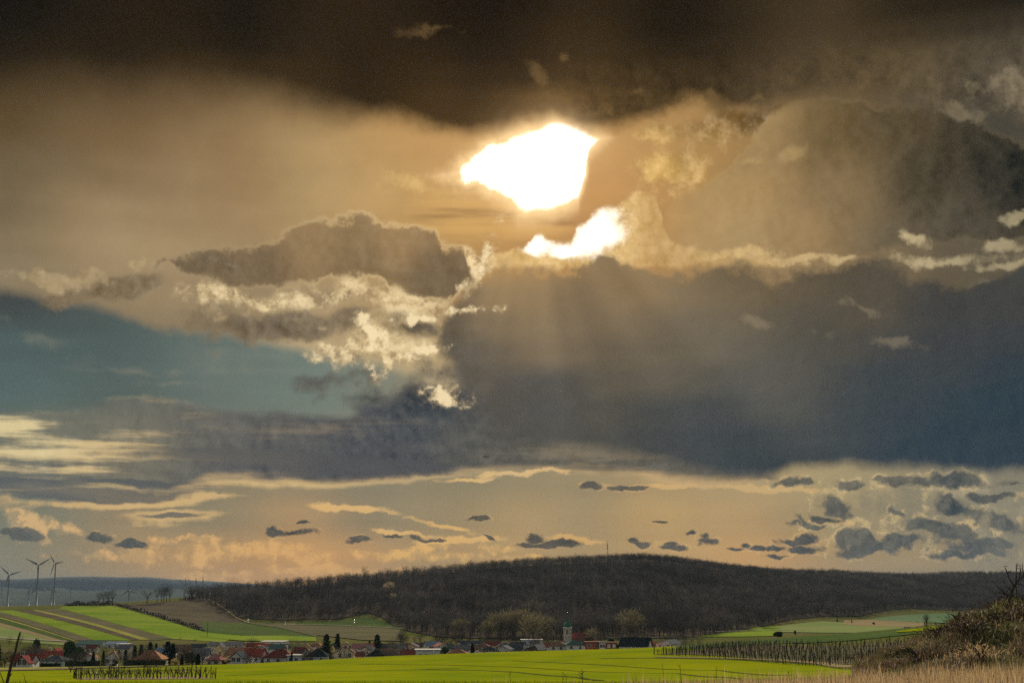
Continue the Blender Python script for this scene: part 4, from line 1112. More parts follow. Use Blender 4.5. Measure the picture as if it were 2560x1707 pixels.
for y in (-0.15, 0.15): mb.poly(((11, y, 1.6), (16.5, y, 1.6), (18.8, y, 7.2), (16.8, y, 7.2)))
mb.poly(((11, -.15, 1.6), (16.8, -.15, 7.2), (16.8, .15, 7.2), (11, .15, 1.6))); mb.poly(((16.5, -.15, 1.6), (16.5, .15, 1.6), (18.8, .15, 7.2), (18.8, -.15, 7.2)))
mb.build('tail_fin', M['plane'], pl)
# ------------------------------------------------------------------ village
def plaster(n, c): return mat('plaster_' + n, c, tuple(v * 0.85 for v in c), 0.6, 0.9, spec=0.0)
def tiles(n, c, rough=0.55): return mat('roof_' + n, c, tuple(v * 0.72 for v in c), 1.2, rough, 5.0, 0.0)
WALL = {'white': plaster('white', (0.58, 0.56, 0.52)), 'cream': plaster('cream', (0.62, 0.52, 0.36)), 'yellow': plaster('yellow', (0.66, 0.54, 0.28)), 'grey': plaster('grey', (0.42, 0.43, 0.43)),
        'mint': plaster('mint', (0.50, 0.58, 0.52)), 'brick': plaster('brick', (0.36, 0.12, 0.08)), 'apricot': plaster('apricot', (0.58, 0.36, 0.22)), 'blue': plaster('blue', (0.50, 0.56, 0.62)), 'stone': plaster('stone', (0.42, 0.39, 0.31)), 'timber': plaster('timber', (0.10, 0.07, 0.05))}
ROOF = {'red': tiles('red', (0.25, 0.065, 0.045)), 'maroon': tiles('maroon', (0.15, 0.048, 0.040)), 'brown': tiles('brown', (0.17, 0.105, 0.075)), 'grey': tiles('grey', (0.13, 0.13, 0.135)), 'slate': tiles('slate', (0.055, 0.065, 0.07)),
        'green': tiles('green', (0.075, 0.12, 0.105)), 'pink': tiles('pink', (0.32, 0.15, 0.13)), 'orange': tiles('orange', (0.27, 0.14, 0.085)), 'black': tiles('black', (0.025, 0.032, 0.034)), 'white': tiles('white', (0.40, 0.39, 0.37), 0.35), 'blue': tiles('blue', (0.17, 0.21, 0.27), 0.4)}
M['glass'] = mat('window_glass', (0.025, 0.03, 0.035), None, rough=0.12, spec=0.6)
M['frame'] = mat('window_frame', (0.55, 0.53, 0.50), None, rough=0.6, spec=0.0)
M['door'] = mat('green_door', (0.05, 0.12, 0.07), None, rough=0.6)
M['chim'] = mat('chimney_brick', (0.30, 0.20, 0.16), (0.22, 0.15, 0.12), 2.0, 0.9)

def slab(mb, pts, th=0.22):
    """roof plane with thickness"""
    P = [Vector(p) for p in pts]; n = (P[1] - P[0]).cross(P[2] - P[0]).normalized()
    if n.z < 0: n = -n; P.reverse()
    Q = [p - n * th for p in P]
    mb.poly(P); mb.poly(list(reversed(Q)))
    for i in range(len(P)):
        j = (i + 1) % len(P); mb.poly((P[i], Q[i], Q[j], P[j]))

def house(label, px0, px1, yr, ye, Y, roof, wall, rcol, wins=None, dep=9.0, rz=0.0, chim=(), door=None, cat='house', name='house', frac=0.5, oh=0.45, group='houses of the village'):
    pxm = (px0 + px1) / 2; x = gx(pxm, Y); g = zg(x, Y) - 0.4
    w = (px1 - px0) / 3613 * Y
    ze = at(pxm, ye, Y).z - g
    zr = at(pxm, yr, Y + (dep / 2 if roof != 'gable' else 0)).z - g
    ze = max(ze, 2.0); zr = max(zr, ze + 0.9)
    h = thing(name, label, cat, (x, Y, g), R(rz), group)
    a, b = -w / 2, w / 2
    if roof == 'flat': ze = zr - 0.3
    mb = MB()
    if roof == 'gable':
        mb.poly(((a, 0, 0), (b, 0, 0), (b, 0, ze), (a + w * frac, 0, zr - 0.15), (a, 0, ze))); mb.poly(((a, dep, 0), (a, dep, ze), (a + w * frac, dep, zr - 0.15), (b, dep, ze), (b, dep, 0)))
        mb.poly(((a, 0, 0), (a, 0, ze), (a, dep, ze), (a, dep, 0))); mb.poly(((b, 0, 0), (b, dep, 0), (b, dep, ze), (b, 0, ze)))
    elif roof == 'side':
        mb.poly(((a, 0, 0), (b, 0, 0), (b, 0, ze), (a, 0, ze))); mb.poly(((a, dep, 0), (a, dep, ze), (b, dep, ze), (b, dep, 0)))
        mb.poly(((a, 0, 0), (a, 0, ze), (a, dep / 2, zr - 0.15), (a, dep, ze), (a, dep, 0))); mb.poly(((b, 0, 0), (b, dep, 0), (b, dep, ze), (b, dep / 2, zr - 0.15), (b, 0, ze)))
    else:
        mb.box(a, b, 0, dep, 0, ze)
    mb.build('wall', WALL[wall], h)
    mb = MB()
    if roof == 'gable':
        m = a + w * frac; k1 = (zr - ze) / (m - a); k2 = (zr - ze) / (b - m)
        slab(mb, ((a - oh, -oh, ze - oh * k1), (m, -oh, zr), (m, dep + oh, zr), (a - oh, dep + oh, ze - oh * k1)))
        slab(mb, ((m, -oh, zr), (b + oh, -oh, ze - oh * k2), (b + oh, dep + oh, ze - oh * k2), (m, dep + oh, zr)))
    elif roof == 'side':
        k = (zr - ze) / (dep / 2)
        slab(mb, ((a - oh, -oh, ze - oh * k), (b + oh, -oh, ze - oh * k), (b + oh, dep / 2, zr), (a - oh, dep / 2, zr)))
        slab(mb, ((a - oh, dep / 2, zr), (b + oh, dep / 2, zr), (b + oh, dep + oh, ze - oh * k), (a - oh, dep + oh, ze - oh * k)))
    elif roof == 'hip':
        r = max(w / 2 - dep / 2, w * 0.10); c0, c1 = -r, r
        E = [(a - oh, -oh, ze - .15), (b + oh, -oh, ze - .15), (b + oh, dep + oh, ze - .15), (a - oh, dep + oh, ze - .15)]; T0_, T1_ = (c0, dep / 2, zr), (c1, dep / 2, zr)
        slab(mb, (E[0], E[1], T1_, T0_)); slab(mb, (E[2], E[3], T0_, T1_)); slab(mb, (E[1], E[2], T1_)); slab(mb, (E[3], E[0], T0_))
    else:
        mb.box(a - oh, b + oh, -oh, dep + oh, ze, ze + 0.35)
    ro = mb.build('roof', ROOF[rcol], h)
    for cx in chim:
        mb = MB(); q = a + w * cx; yy = dep * 0.55; mb.box(q - .35, q + .35, yy - .35, yy + .35, zr - 1.2, zr + 0.9); mb.box(q - .42, q + .42, yy - .42, yy + .42, zr + 0.9, zr + 1.05)
        mb.build('chimney', M['chim'], ro)
    if wins is None:
        wins = []
        n = max(2, int(w / 3.2))
        if ze > 2.2:
            for i in range(n): wins.append(((i + 0.5) / n, ze - 1.25, 1.0, 1.2))
        if ze > 5.2:
            for i in range(n): wins.append(((i + 0.5) / n, ze - 3.9, 1.0, 1.2))
    for (u, zc, ww, hh) in wins:
        q = a + w * u
        mb = MB(); mb.box(q - ww / 2, q + ww / 2, -0.05, 0.02, zc - hh / 2, zc + hh / 2); o = mb.build('window', M['glass'], h)
        mb = MB(); t = 0.09
        mb.box(q - ww / 2 - t, q + ww / 2 + t, -0.08, -0.01, zc + hh / 2, zc + hh / 2 + t); mb.box(q - ww / 2 - t, q + ww / 2 + t, -0.12, -0.01, zc - hh / 2 - t, zc - hh / 2)
        mb.box(q - ww / 2 - t, q - ww / 2, -0.08, -0.01, zc - hh / 2, zc + hh / 2); mb.box(q + ww / 2, q + ww / 2 + t, -0.08, -0.01, zc - hh / 2, zc + hh / 2); mb.box(q - .03, q + .03, -0.07, -0.052, zc - hh / 2, zc + hh / 2)
        mb.build('frame', M['frame'], o)
    if door:
        q = a + w * door; mb = MB(); mb.box(q - .55, q + .55, -0.06, 0.02, 0.4, 2.5); mb.build('door', M['door'], h)
    return h

# front row and the rows behind, from left to right
house('white house with a wide dark red roof and front gable at the left end', 33, 87, 1632, 1650, 472, 'side', 'white', 'maroon', dep=10, rz=4)
house('white front gable wing of the leftmost red roofed house', 50, 79, 1638, 1653, 467.5, 'gable', 'white', 'maroon', dep=5, wins=[(0.3, 2.2, 1.2, 1.6), (0.7, 2.2, 1.2, 1.6), (0.5, 5.0, 1.1, 1.2)], oh=0.6, name='house_wing')
house('cream house with a bright red roof beside the leftmost white one', 90, 120, 1631, 1644, 505, 'side', 'cream', 'red', dep=9, rz=-14)
house('house with long brown roof behind the leftmost red roofs', 56, 114, 1622, 1633, 560, 'side', 'apricot', 'brown', dep=9, rz=3)
house('house with red roof and chimney right of the cream one', 119, 161, 1626, 1643, 522, 'side', 'cream', 'red', dep=9, rz=16, chim=(0.3,))
house('pale green bungalow with dark hipped roof near the left hedge', 109, 163, 1637, 1649, 478, 'hip', 'mint', 'slate', dep=10, rz=-3)
house('small house with reddish gable behind the red chimney roof', 136, 152, 1619, 1628, 570, 'gable', 'white', 'maroon', dep=7)
house('large green barn with a broad low roof beyond the dark trees', 193, 254, 1600, 1611, 810, 'side', 'grey', 'green', dep=16, rz=-6, cat='barn', name='barn', wins=[])
house('pale blue-roofed farm hall standing above the village on the left', 272, 318, 1602, 1609, 800, 'side', 'white', 'blue', dep=12, rz=8, cat='barn', name='barn')
house('low white shed in front of the blue-roofed hall', 297, 325, 1610, 1613, 770, 'flat', 'white', 'white', dep=8, cat='shed', name='shed')
house('white gabled house with brown roof behind the pointed conifer', 268, 300, 1627, 1642, 520, 'gable', 'white', 'brown', dep=9, rz=14, frac=0.72)
house('bungalow with a big orange-brown hipped roof among bare trees', 341, 409, 1624, 1647, 500, 'hip', 'cream', 'orange', dep=12, rz=2)
house('house with blue-grey roof behind the orange hipped bungalow', 388, 415, 1617, 1632, 565, 'side', 'white', 'blue', dep=8, rz=-12)
house('small brown roofed house right of the big dark conifer', 450, 479, 1610, 1624, 640, 'side', 'apricot', 'brown', dep=8, rz=10)
house('house with broad grey roof right of the big dark conifer', 484, 524, 1619, 1637, 600, 'side', 'white', 'grey', dep=10, rz=5)
house('little house with pinkish red hipped roof by the field edge', 520, 556, 1633, 1648, 520, 'hip', 'cream', 'pink', dep=8, rz=-3, chim=(0.75,))
house('very long grey roofed hall at the back left of the village', 526, 606, 1603, 1612, 720, 'side', 'grey', 'grey', dep=12, rz=2, cat='hall', name='hall')
house('cream gable poking out of the long grey hall', 545, 558, 1605, 1615, 700, 'gable', 'yellow', 'grey', dep=8, wins=[])
house('house with dark timber front and white gable triangle', 579, 611, 1628, 1642, 510, 'gable', 'white', 'slate', dep=9, rz=-4, wins=[(0.5, 7.6, 0.9, 1.2), (0.3, 3.0, 1.4, 1.4), (0.7, 3.0, 1.4, 1.4)])
house('apricot house with tan roof behind the white gable triangle', 570, 618, 1617, 1634, 545, 'side', 'apricot', 'orange', dep=9, rz=-8)
house('white house with a vivid red roof beside the timber gable', 611, 656, 1620, 1639, 522, 'side', 'white', 'red', dep=10, rz=-5, chim=(0.7,))
house('low dark house with maroon roof behind the vivid red one', 619, 657, 1606, 1613, 690, 'side', 'brick', 'maroon', dep=8)
house('wide white flat hall at the back behind the maroon roof', 655, 713, 1602, 1607, 740, 'flat', 'white', 'white', dep=14, cat='hall', name='hall')
house('long dark green roof behind the big dark red hipped house', 677, 724, 1609, 1620, 640, 'side', 'grey', 'green', dep=9, rz=4)
house('big white house with a dark red hipped roof at the field edge', 664, 736, 1621, 1641, 520, 'hip', 'white', 'maroon', dep=11, rz=3, chim=(0.72,))
house('low white annexe right of the big dark red hipped roof', 722, 752, 1640, 1643, 519, 'flat', 'blue', 'white', dep=6, name='annexe')
house('cream gabled house standing behind, between red roof and dark roof', 754, 786, 1609, 1622, 640, 'gable', 'yellow', 'brown', dep=9, rz=8)
house('grey house with dark pyramid roof left of the tall conifers', 771, 818, 1621, 1638, 522, 'hip', 'grey', 'black', dep=11, rz=2)
house('narrow yellow-green gable between the two tall conifers', 829, 841, 1607, 1618, 640, 'gable', 'yellow', 'slate', dep=7, wins=[])
house('cream two-storey house, gable front, green door, four windows', 838, 888, 1613, 1630, 560, 'gable', 'cream', 'brown', dep=10, rz=5, frac=0.56,
      wins=[(0.56, 7.0, 0.9, 1.1), (0.78, 7.0, 0.9, 1.1), (0.30, 3.9, 1.1, 1.4), (0.78, 3.9, 1.1, 1.4)], door=0.55, chim=(0.6,))
house('house with long pink roof behind the cream gable house', 880, 929, 1607, 1619, 625, 'side', 'white', 'pink', dep=10, rz=-4)
house('low maroon roofed house right of the cream gable house', 886, 908, 1628, 1638, 580, 'side', 'brick', 'maroon', dep=8)
house('dark grey hipped house below the pink roof', 920, 961, 1622, 1637, 545, 'hip', 'white', 'black', dep=10, rz=-3)
house('brown roofed house showing a white gable end, centre left', 954, 995, 1620, 1636, 560, 'side', 'white', 'brown', dep=9, rz=18)
house('long grey roof behind the spruce, centre left', 927, 972, 1608, 1618, 700, 'side', 'grey', 'slate', dep=10, rz=3)
house('second long grey roof right of the one behind the spruce', 974, 1012, 1609, 1619, 690, 'side', 'grey', 'grey', dep=9, rz=-5)
house('maroon roofed house left of the white flat-roofed one', 998, 1040, 1622, 1636, 580, 'side', 'cream', 'maroon', dep=9, rz=-16)
house('bright white modern house with white roof rim and three windows', 1041, 1101, 1624, 1629, 565, 'flat', 'white', 'white', dep=10, rz=4, wins=[(0.20, 3.6, 1.0, 1.4), (0.44, 3.6, 1.6, 1.4), (0.70, 3.3, 0.9, 2.0)])
house('small red hipped penthouse roof behind the white modern house', 1066, 1092, 1616, 1624, 575, 'hip', 'white', 'maroon', dep=7, wins=[])
house('tan hipped roof sinking behind the wheat field crest, centre', 1117, 1170, 1621, 1634, 565, 'hip', 'cream', 'orange', dep=11)
house('long dark brown roof at the back, left of the small grey gable', 1010, 1069, 1606, 1615, 760, 'side', 'apricot', 'brown', dep=9, rz=2)
house('house with small grey gable at the back above the white one', 1068, 1104, 1602, 1612, 745, 'side', 'white', 'blue', dep=9, rz=14)
house('dark teal roof behind the tan hipped house', 1085, 1131, 1608, 1619, 690, 'side', 'grey', 'green', dep=9, rz=-3)
house('grey roofed house right of the dark teal roof', 1137, 1172, 1610, 1624, 650, 'side', 'grey', 'grey', dep=9, rz=6)
house('far long dark roof with a white gable end', 1152, 1209, 1600, 1607, 860, 'side', 'white', 'slate', dep=10, rz=12)
house('white walled house with dark hipped roof at the crest', 1200, 1245, 1616, 1625, 590, 'hip', 'white', 'black', dep=10)
house('grey roofed house right of the dark hipped one at the crest', 1240, 1274, 1613, 1622, 640, 'gable', 'grey', 'grey', dep=10, rz=-10)
house('wide grey roof next to the bluish hall', 1272, 1306, 1613, 1622, 650, 'side', 'grey', 'slate', dep=9)
house('small pale hall behind the grey roofs, centre', 1280, 1302, 1606, 1610, 760, 'side', 'white', 'white', dep=8)
house('bluish hall with a white roof edge behind the centre houses', 1303, 1355, 1599, 1602, 850, 'flat', 'blue', 'white', dep=12, cat='hall', name='hall')
house('house with one white roof slope and dark gable, left of the church', 1309, 1347, 1610, 1621, 605, 'gable', 'timber', 'white', dep=9, rz=-24, frac=0.75)
house('house with bright red roof left of the white pair', 1343, 1372, 1608, 1616, 640, 'side', 'white', 'red', dep=8, rz=5)
house('white house with brown hipped roof below the church', 1373, 1412, 1602, 1612, 605, 'hip', 'white', 'brown', dep=10, rz=-6)
house('white house with grey-green hipped roof below the church nave', 1416, 1461, 1599, 1610, 600, 'hip', 'white', 'green', dep=10, rz=5)
house('low brick red house right of the white pair', 1463, 1498, 1606, 1609, 605, 'flat', 'brick', 'brown', dep=8)
house('small white cube house right of the brick red one', 1498, 1512, 1607, 1610, 600, 'flat', 'white', 'grey', dep=7)
house('dark low shed left of the black barn', 1514, 1540, 1607, 1610, 620, 'flat', 'timber', 'brown', dep=7, cat='shed', name='shed')
house('long black roofed barn with a white gable end, right of the village', 1546, 1617, 1592, 1613, 560, 'side', 'white', 'black', dep=12, rz=-14, cat='barn', name='barn', wins=[])
house('small red roofed house right of the black barn', 1616, 1633, 1603, 1609, 600, 'side', 'brick', 'red', dep=7)
house('last house on the right with a bright white roof slope', 1636, 1680, 1598, 1607, 610, 'gable', 'white', 'white', dep=9, rz=-30, frac=0.7)
# a few more roofs in the second row
for k, (px0, px1, yr, ye, Y, rf, wl, rc) in enumerate(((175,205,1628,1640,560,'side','apricot','brown'),(215,243,1632,1642,530,'gable','grey','brown'),(420,446,1618,1630,590,'side','white','slate'),(737,760,1616,1628,600,'side','white','maroon'),
       (800,826,1617,1629,600,'side','cream','brown'),(1174,1200,1613,1622,620,'side','white','brown'),(640,668,1613,1620,620,'gable','grey','slate'),(905,925,1614,1622,600,'gable','white','slate'))):
    house(['brown roof half hidden by the left dark trees', 'grey gable behind the pointed cypress on the left', 'slate roof right of the orange hipped bungalow', 'maroon roof right of the dark red hipped house', 'brown roof just left of the tall conifer pair',
           'brown roof left of the dark hipped house at the crest', 'slate gable between the vivid red roof and the white hall', 'slate gable tucked under the pink roof'][k], px0, px1, yr, ye, Y, rf, wl, rc, dep=8, rz=(-8, 6, 12, -5, 9, -12, 4, -6)[k])

_rc = ('maroon','grey','brown','slate','red','green','orange','brown','slate','maroon','grey','brown','pink','slate','brown','maroon','grey','slate')
_br = random.Random(31)
for k, px in enumerate((232,312,430,500,655,700,790,866,912,985,1028,1062,1108,1160,1205,1236,1262,1290)):
    w_ = _br.uniform(24, 36); y0 = float(np.interp(px, [200, 700, 1300], [1612, 1606, 1603])) + _br.uniform(-1.5, 2.5)
    house('small %s roof in the back rows, %s such roof from the left' % ({'slate': 'dark slate', 'green': 'green-grey'}.get(_rc[k], _rc[k]), ordinal(k + 1)), px - w_ / 2, px + w_ / 2, y0, y0 + _br.uniform(7, 10), _br.uniform(640, 770), _br.choice(('side', 'side', 'gable', 'hip')), _br.choice(('white', 'cream', 'grey', 'apricot')), _rc[k], dep=8, rz=_br.uniform(-18, 18))

# ------------------------------------------------------------------ church
Yc = 900.0; pc = gp(1418.5, Yc); g = pc.z - 0.5
ch = thing('church', 'village church with pale tower, green onion dome and dark red nave roof', 'church', (pc.x, Yc, g), R(-12))
M['copper'] = mat('green_copper', (0.04, 0.13, 0.09), (0.03, 0.09, 0.07), 1.5, 0.6, spec=0.1)
zt_top = at(1418, 1569, Yc).z - g; tw = 2.25
mb = MB(); mb.box(-tw, tw, -tw, tw, 0, zt_top); tower = mb.build('tower', WALL['stone'], ch)
mb = MB(); mb.box(-tw - .3, tw + .3, -tw - .3, tw + .3, zt_top, zt_top + 0.45); mb.box(-tw - .15, tw + .15, -tw - .15, tw + .15, zt_top - 4.6, zt_top - 4.3); mb.build('cornice', M['frame'], tower)
for s in (-1,):
    mb = MB(); mb.box(-0.5, 0.5, -tw - .06, -tw + .02, zt_top - 3.8, zt_top - 1.4); mb.tube([(0, -tw - .06, zt_top - 1.4), (0, -tw + .02, zt_top - 1.4)], [0.5, 0.5], 12); mb.build('belfry_opening', M['glass'], tower)
    mb = MB(); mb.box(-tw - .06, -tw + .02, -0.5, 0.5, zt_top - 3.8, zt_top - 1.4); mb.build('belfry_opening', M['glass'], tower)
    mb = MB(); mb.box(tw - .02, tw + .06, -0.5, 0.5, zt_top - 3.8, zt_top - 1.4); mb.build('belfry_opening', M['glass'], tower)
prof = [(0, 1.95), (0.5, 2.3), (1.2, 2.45), (2.0, 2.2), (2.7, 1.5), (3.2, 0.95), (3.6, 0.8), (4.4, 0.85), (4.7, 0.65), (5.3, 0.75), (5.8, 0.5), (6.3, 0.22), (8.0, 0.05)]
mb = MB(); mb.tube([(0, 0, zt_top + 0.45 + z) for z, r in prof], [r for z, r in prof], 14); dome = mb.build('onion_dome', M['copper'], ch, True)
mb = MB(); z = zt_top + 8.4; mb.box(-.06, .06, -.06, .06, z, z + 1.6); mb.box(-.45, .45, -.05, .05, z + 0.95, z + 1.1); mb.build('cross', M['metal'], dome)
nx0, nx1 = -4.5, 11.5; nr = at(1430, 1581, Yc).z - g; ne = at(1430, 1602, Yc).z - g
mb = MB(); mb.box(nx0, nx1, 2.6, 13.5, 0, ne); mb.build('nave_wall', WALL['white'], ch)
mb = MB(); E = [(nx0 - .5, 2.1, ne), (nx1 + .5, 2.1, ne), (nx1 + .5, 14, ne), (nx0 - .5, 14, ne)]; T0_, T1_ = (nx0 + 4.5, 8, nr), (nx1 - 2.5, 8, nr)
slab(mb, (E[0], E[1], T1_, T0_)); slab(mb, (E[2], E[3], T0_, T1_)); slab(mb, (E[1], E[2], T1_)); slab(mb, (E[3], E[0], T0_)); mb.build('nave_roof', ROOF['maroon'], ch)
for q in (0.5, 4.0, 7.5):
    mb = MB(); mb.box(q - .6, q + .6, 2.5, 2.62, ne - 4.2, ne - 1.2); mb.build('nave_window', M['glass'], ch)
mb = MB(); mb.tube([(nx1, 8, 0), (nx1 + 3, 8, 0.001)], [0.01, 0.01], 3)
mb = MB(); mb.box(nx1, nx1 + 5, 4.5, 11.5, 0, ne - 1.0); mb.build('choir', WALL['white'], ch)
mb = MB(); slab(mb, ((nx1 - .2, 4, ne - 1), (nx1 + 5.5, 4, ne - 1), (nx1 + 2.5, 8, nr - 2.5), (nx1 - .2, 8, nr - 2.5))); slab(mb, ((nx1 - .2, 12, ne - 1), (nx1 - .2, 8, nr - 2.5), (nx1 + 2.5, 8, nr - 2.5), (nx1 + 5.5, 12, ne - 1))); slab(mb, ((nx1 + 5.5, 4, ne - 1), (nx1 + 5.5, 12, ne - 1), (nx1 + 2.5, 8, nr - 2.5))); mb.build('choir_roof', ROOF['maroon'], ch)

# ------------------------------------------------------------------ village trees, hedges
CON = [conifer_meshes('conifer', random.Random(200 + i), 10.0, (0.26, 0.34, 0.15)[i], 900, 'conifer', (0, 0.5, 0.3)[i]) for i in range(3)]
EVG = [leafy_meshes('evergreen', random.Random(210 + i), 8.0, 0.40, 1100) for i in range(2)]
BAR = [bare_tree_meshes('garden_tree', random.Random(220 + i), 8.0, 0.40, 0.22, 420, 0.055, 1.2, 8, ('twig', 'twig_brown', 'twig')[i], low=0.2) for i in range(3)]
SHR = [leafy_meshes('shrub', random.Random(230 + i), 3.0, 0.55, 500, ('yellow_shrub', 'hedge')[i], 0.03) for i in range(2)]
def vtree(kind, px, yt, Y, label, wid=1.0):
    p = gp(px, Y); H = max(at(px, yt, Y).z - p.z, 1.5)
    ms, h0, nm, cat, grp = {'con': (CON[0], 10.0, 'conifer', 'conifer', 'dark conifers in the village'), 'pin': (CON[1], 10.0, 'broad_conifer', 'conifer', 'dark conifers in the village'), 'cyp': (CON[2], 10.0, 'cypress', 'conifer', 'dark conifers in the village'),
       'evg': (EVG[int(px) % 2], 8.0, 'evergreen_tree', 'tree', 'evergreen trees in the village'), 'bar': (BAR[int(px) % 3], 8.0, 'bare_tree', 'tree', 'bare trees in the village'), 'shr': (SHR[0], 3.0, 'yellow_shrub', 'shrub', None), 'bsh': (SHR[1], 3.0, 'dark_shrub', 'shrub', 'dark shrubs in the village')}[kind]
    s = H / h0
    plant_tree(nm, ms, label, cat, (p.x, p.y, p.z - 0.15), (s * wid, s * wid, s), (px * 0.7) % 6.28, grp)
for a in (('con', 4, 1608, 475, 'dark conifer at the very left edge of the village', 1.2), ('bar', 22, 1622, 480, 'bare tree left of the white house with front gable', 1.2), ('evg', 101, 1594, 640, 'round dark tree above the cream red-roofed house', 0.8),
          ('evg', 181, 1598, 560, 'tall dark evergreen left of the green barn', 1.0), ('evg', 206, 1606, 545, 'dark evergreen in front of the green barn, left of centre', 1.1), ('bar', 228, 1610, 540, 'bare tree in front of the green barn', 1.1),
          ('cyp', 241, 1627, 495, 'slim dark cypress left of the pointed conifer', 1.3), ('con', 266, 1625, 490, 'pointed dark conifer beside the white gabled house', 0.9), ('con', 321, 1622, 520, 'small dark conifer right of the white gabled house', 1.0),
          ('con', 343, 1611, 545, 'dark conifer at the left end of the group behind the orange roof', 1.1), ('con', 359, 1609, 560, 'second dark conifer of the group behind the orange roof', 1.2), ('pin', 381, 1603, 570, 'bushy dark conifer topping the group behind the orange roof', 1.0), ('con', 396, 1606, 575, 'narrow conifer at the right end of the group behind the orange roof', 0.8),
          ('pin', 425, 1601, 560, 'broad dark conifer behind the biggest one', 1.2), ('con', 438, 1606, 505, 'biggest dark conifer of the village, right of the orange roof', 1.25), ('cyp', 461, 1634, 500, 'small dark cypress right of the biggest conifer', 1.4), ('evg', 486, 1619, 520, 'olive evergreen between cypresses', 0.8), ('cyp', 501, 1632, 500, 'pointed cypress in front of the broad grey roof', 1.8),
          ('bar', 512, 1620, 560, 'bare tree behind the pink hipped roof', 1.0), ('bar', 566, 1608, 530, 'tall bare tree left of the timber gable house', 0.7), ('bar', 622, 1634, 495, 'bare garden tree before the vivid red roof', 1.0), ('con', 733, 1628, 512, 'small conifer by the dark red hipped house', 0.8), ('bar', 700, 1636, 500, 'bare bush before the dark red hipped house', 1.3),
          ('pin', 819, 1583, 600, 'taller broad conifer of the pair behind the dark pyramid roof', 1.05), ('con', 846, 1582, 650, 'slimmer conifer of the pair behind the dark pyramid roof', 1.1), ('pin', 945, 1584, 660, 'green spruce above the grey roofs, centre left', 1.1), ('con', 926, 1600, 650, 'small dark conifer left of the green spruce', 0.9),
          ('evg', 1117, 1613, 620, 'dark evergreen left of the tan hipped roof', 1.0), ('con', 1182, 1607, 600, 'conifer right of the tan hipped roof', 1.2), ('bar', 1040, 1606, 720, 'bare tree behind the maroon roof, centre', 1.1), ('bar', 1085, 1594, 850, 'bare tree behind the grey gable, centre', 1.2), ('bar', 1245, 1594, 800, 'bare tree left of the bluish hall', 1.1),
          ('evg', 1212, 1610, 640, 'dark evergreen behind the crest house', 0.8), ('bar', 1290, 1588, 900, 'bare tree behind the bluish hall', 1.2), ('bar', 1372, 1586, 820, 'bare tree left of the church nave', 1.1), ('evg', 1466, 1588, 800, 'dark evergreen right of the church nave', 1.1), ('evg', 1528, 1585, 640, 'dark green tree left of the black barn', 0.9),
          ('bar', 1590, 1588, 700, 'bare tree behind the black barn', 1.0), ('bar', 1640, 1585, 650, 'bare tree left of the white roof slope', 1.1), ('evg', 1672, 1588, 680, 'dark tree right of the white roof slope', 1.2), ('bar', 1700, 1592, 720, 'bare tree at the right end of the village', 1.1), ('bar', 1745, 1590, 800, 'bare tree at the valley mouth, beyond the village', 1.2),
          ('bar', 30, 1588, 830, 'bare tree by the field road, leftmost', 0.9), ('bar', 58, 1586, 830, 'bare tree by the field road, second from left', 0.9), ('bar', 455, 1590, 900, 'lone bare tree in the meadow behind the grey roofs', 1.3), ('bar', 492, 1595, 880, 'wide bare tree left of the long grey hall', 1.4), ('bar', 585, 1570, 1100, 'small bare tree on the shaded meadow', 1.0), ('bar', 560, 1572, 1100, 'smaller bare tree on the shaded meadow', 1.0),
          ('bar', 635, 1588, 800, 'bare tree above the white flat hall, left', 1.2), ('bar', 736, 1592, 760, 'bare tree right of the white flat hall', 1.2), ('bar', 757, 1596, 720, 'bare tree above the yellow gable', 1.2), ('bar', 775, 1598, 700, 'second bare tree above the yellow gable', 1.0), ('bar', 1010, 1604, 800, 'bare tree above the second grey roof', 1.0),
          ('bar', 198, 1624, 500, 'reddish bare tree left of the slim cypress', 1.2), ('bar', 218, 1626, 505, 'reddish bare tree nearest the slim cypress', 1.1), ('bar', 300, 1630, 500, 'bare tree in front of the white gabled house', 1.0), ('bar', 330, 1628, 505, 'bare tree left of the orange roof', 1.0), ('bar', 375, 1634, 490, 'bare tree in front of the orange roof', 0.9), ('bar', 545, 1640, 500, 'bare bush before the pink hipped roof', 1.4), ('bar', 478, 1640, 492, 'bare bush between cypress and conifer', 1.3),
          ('shr', 446, 1642, 492, 'pale yellow shrub at the foot of the biggest conifer', 1.0), ('bsh', 294, 1648, 500, 'dark shrub by the white gabled house', 1.0), ('bsh', 570, 1646, 500, 'dark shrub left of the timber gable house', 1.2), ('bsh', 828, 1640, 540, 'dark shrub left of the cream gable house', 1.2), ('bsh', 910, 1642, 535, 'dark shrub right of the cream gable house', 1.2),
          ('bar', 768, 1636, 515, 'bare bush left of the dark pyramid roof', 1.2), ('bar', 830, 1632, 540, 'reddish bush beside the cream gable house', 1.2), ('bar', 975, 1630, 560, 'reddish bush before the brown white-gabled house', 1.3), ('bar', 1000, 1632, 565, 'bare bush left of the maroon roof, centre', 1.2)):
    vtree(*a)
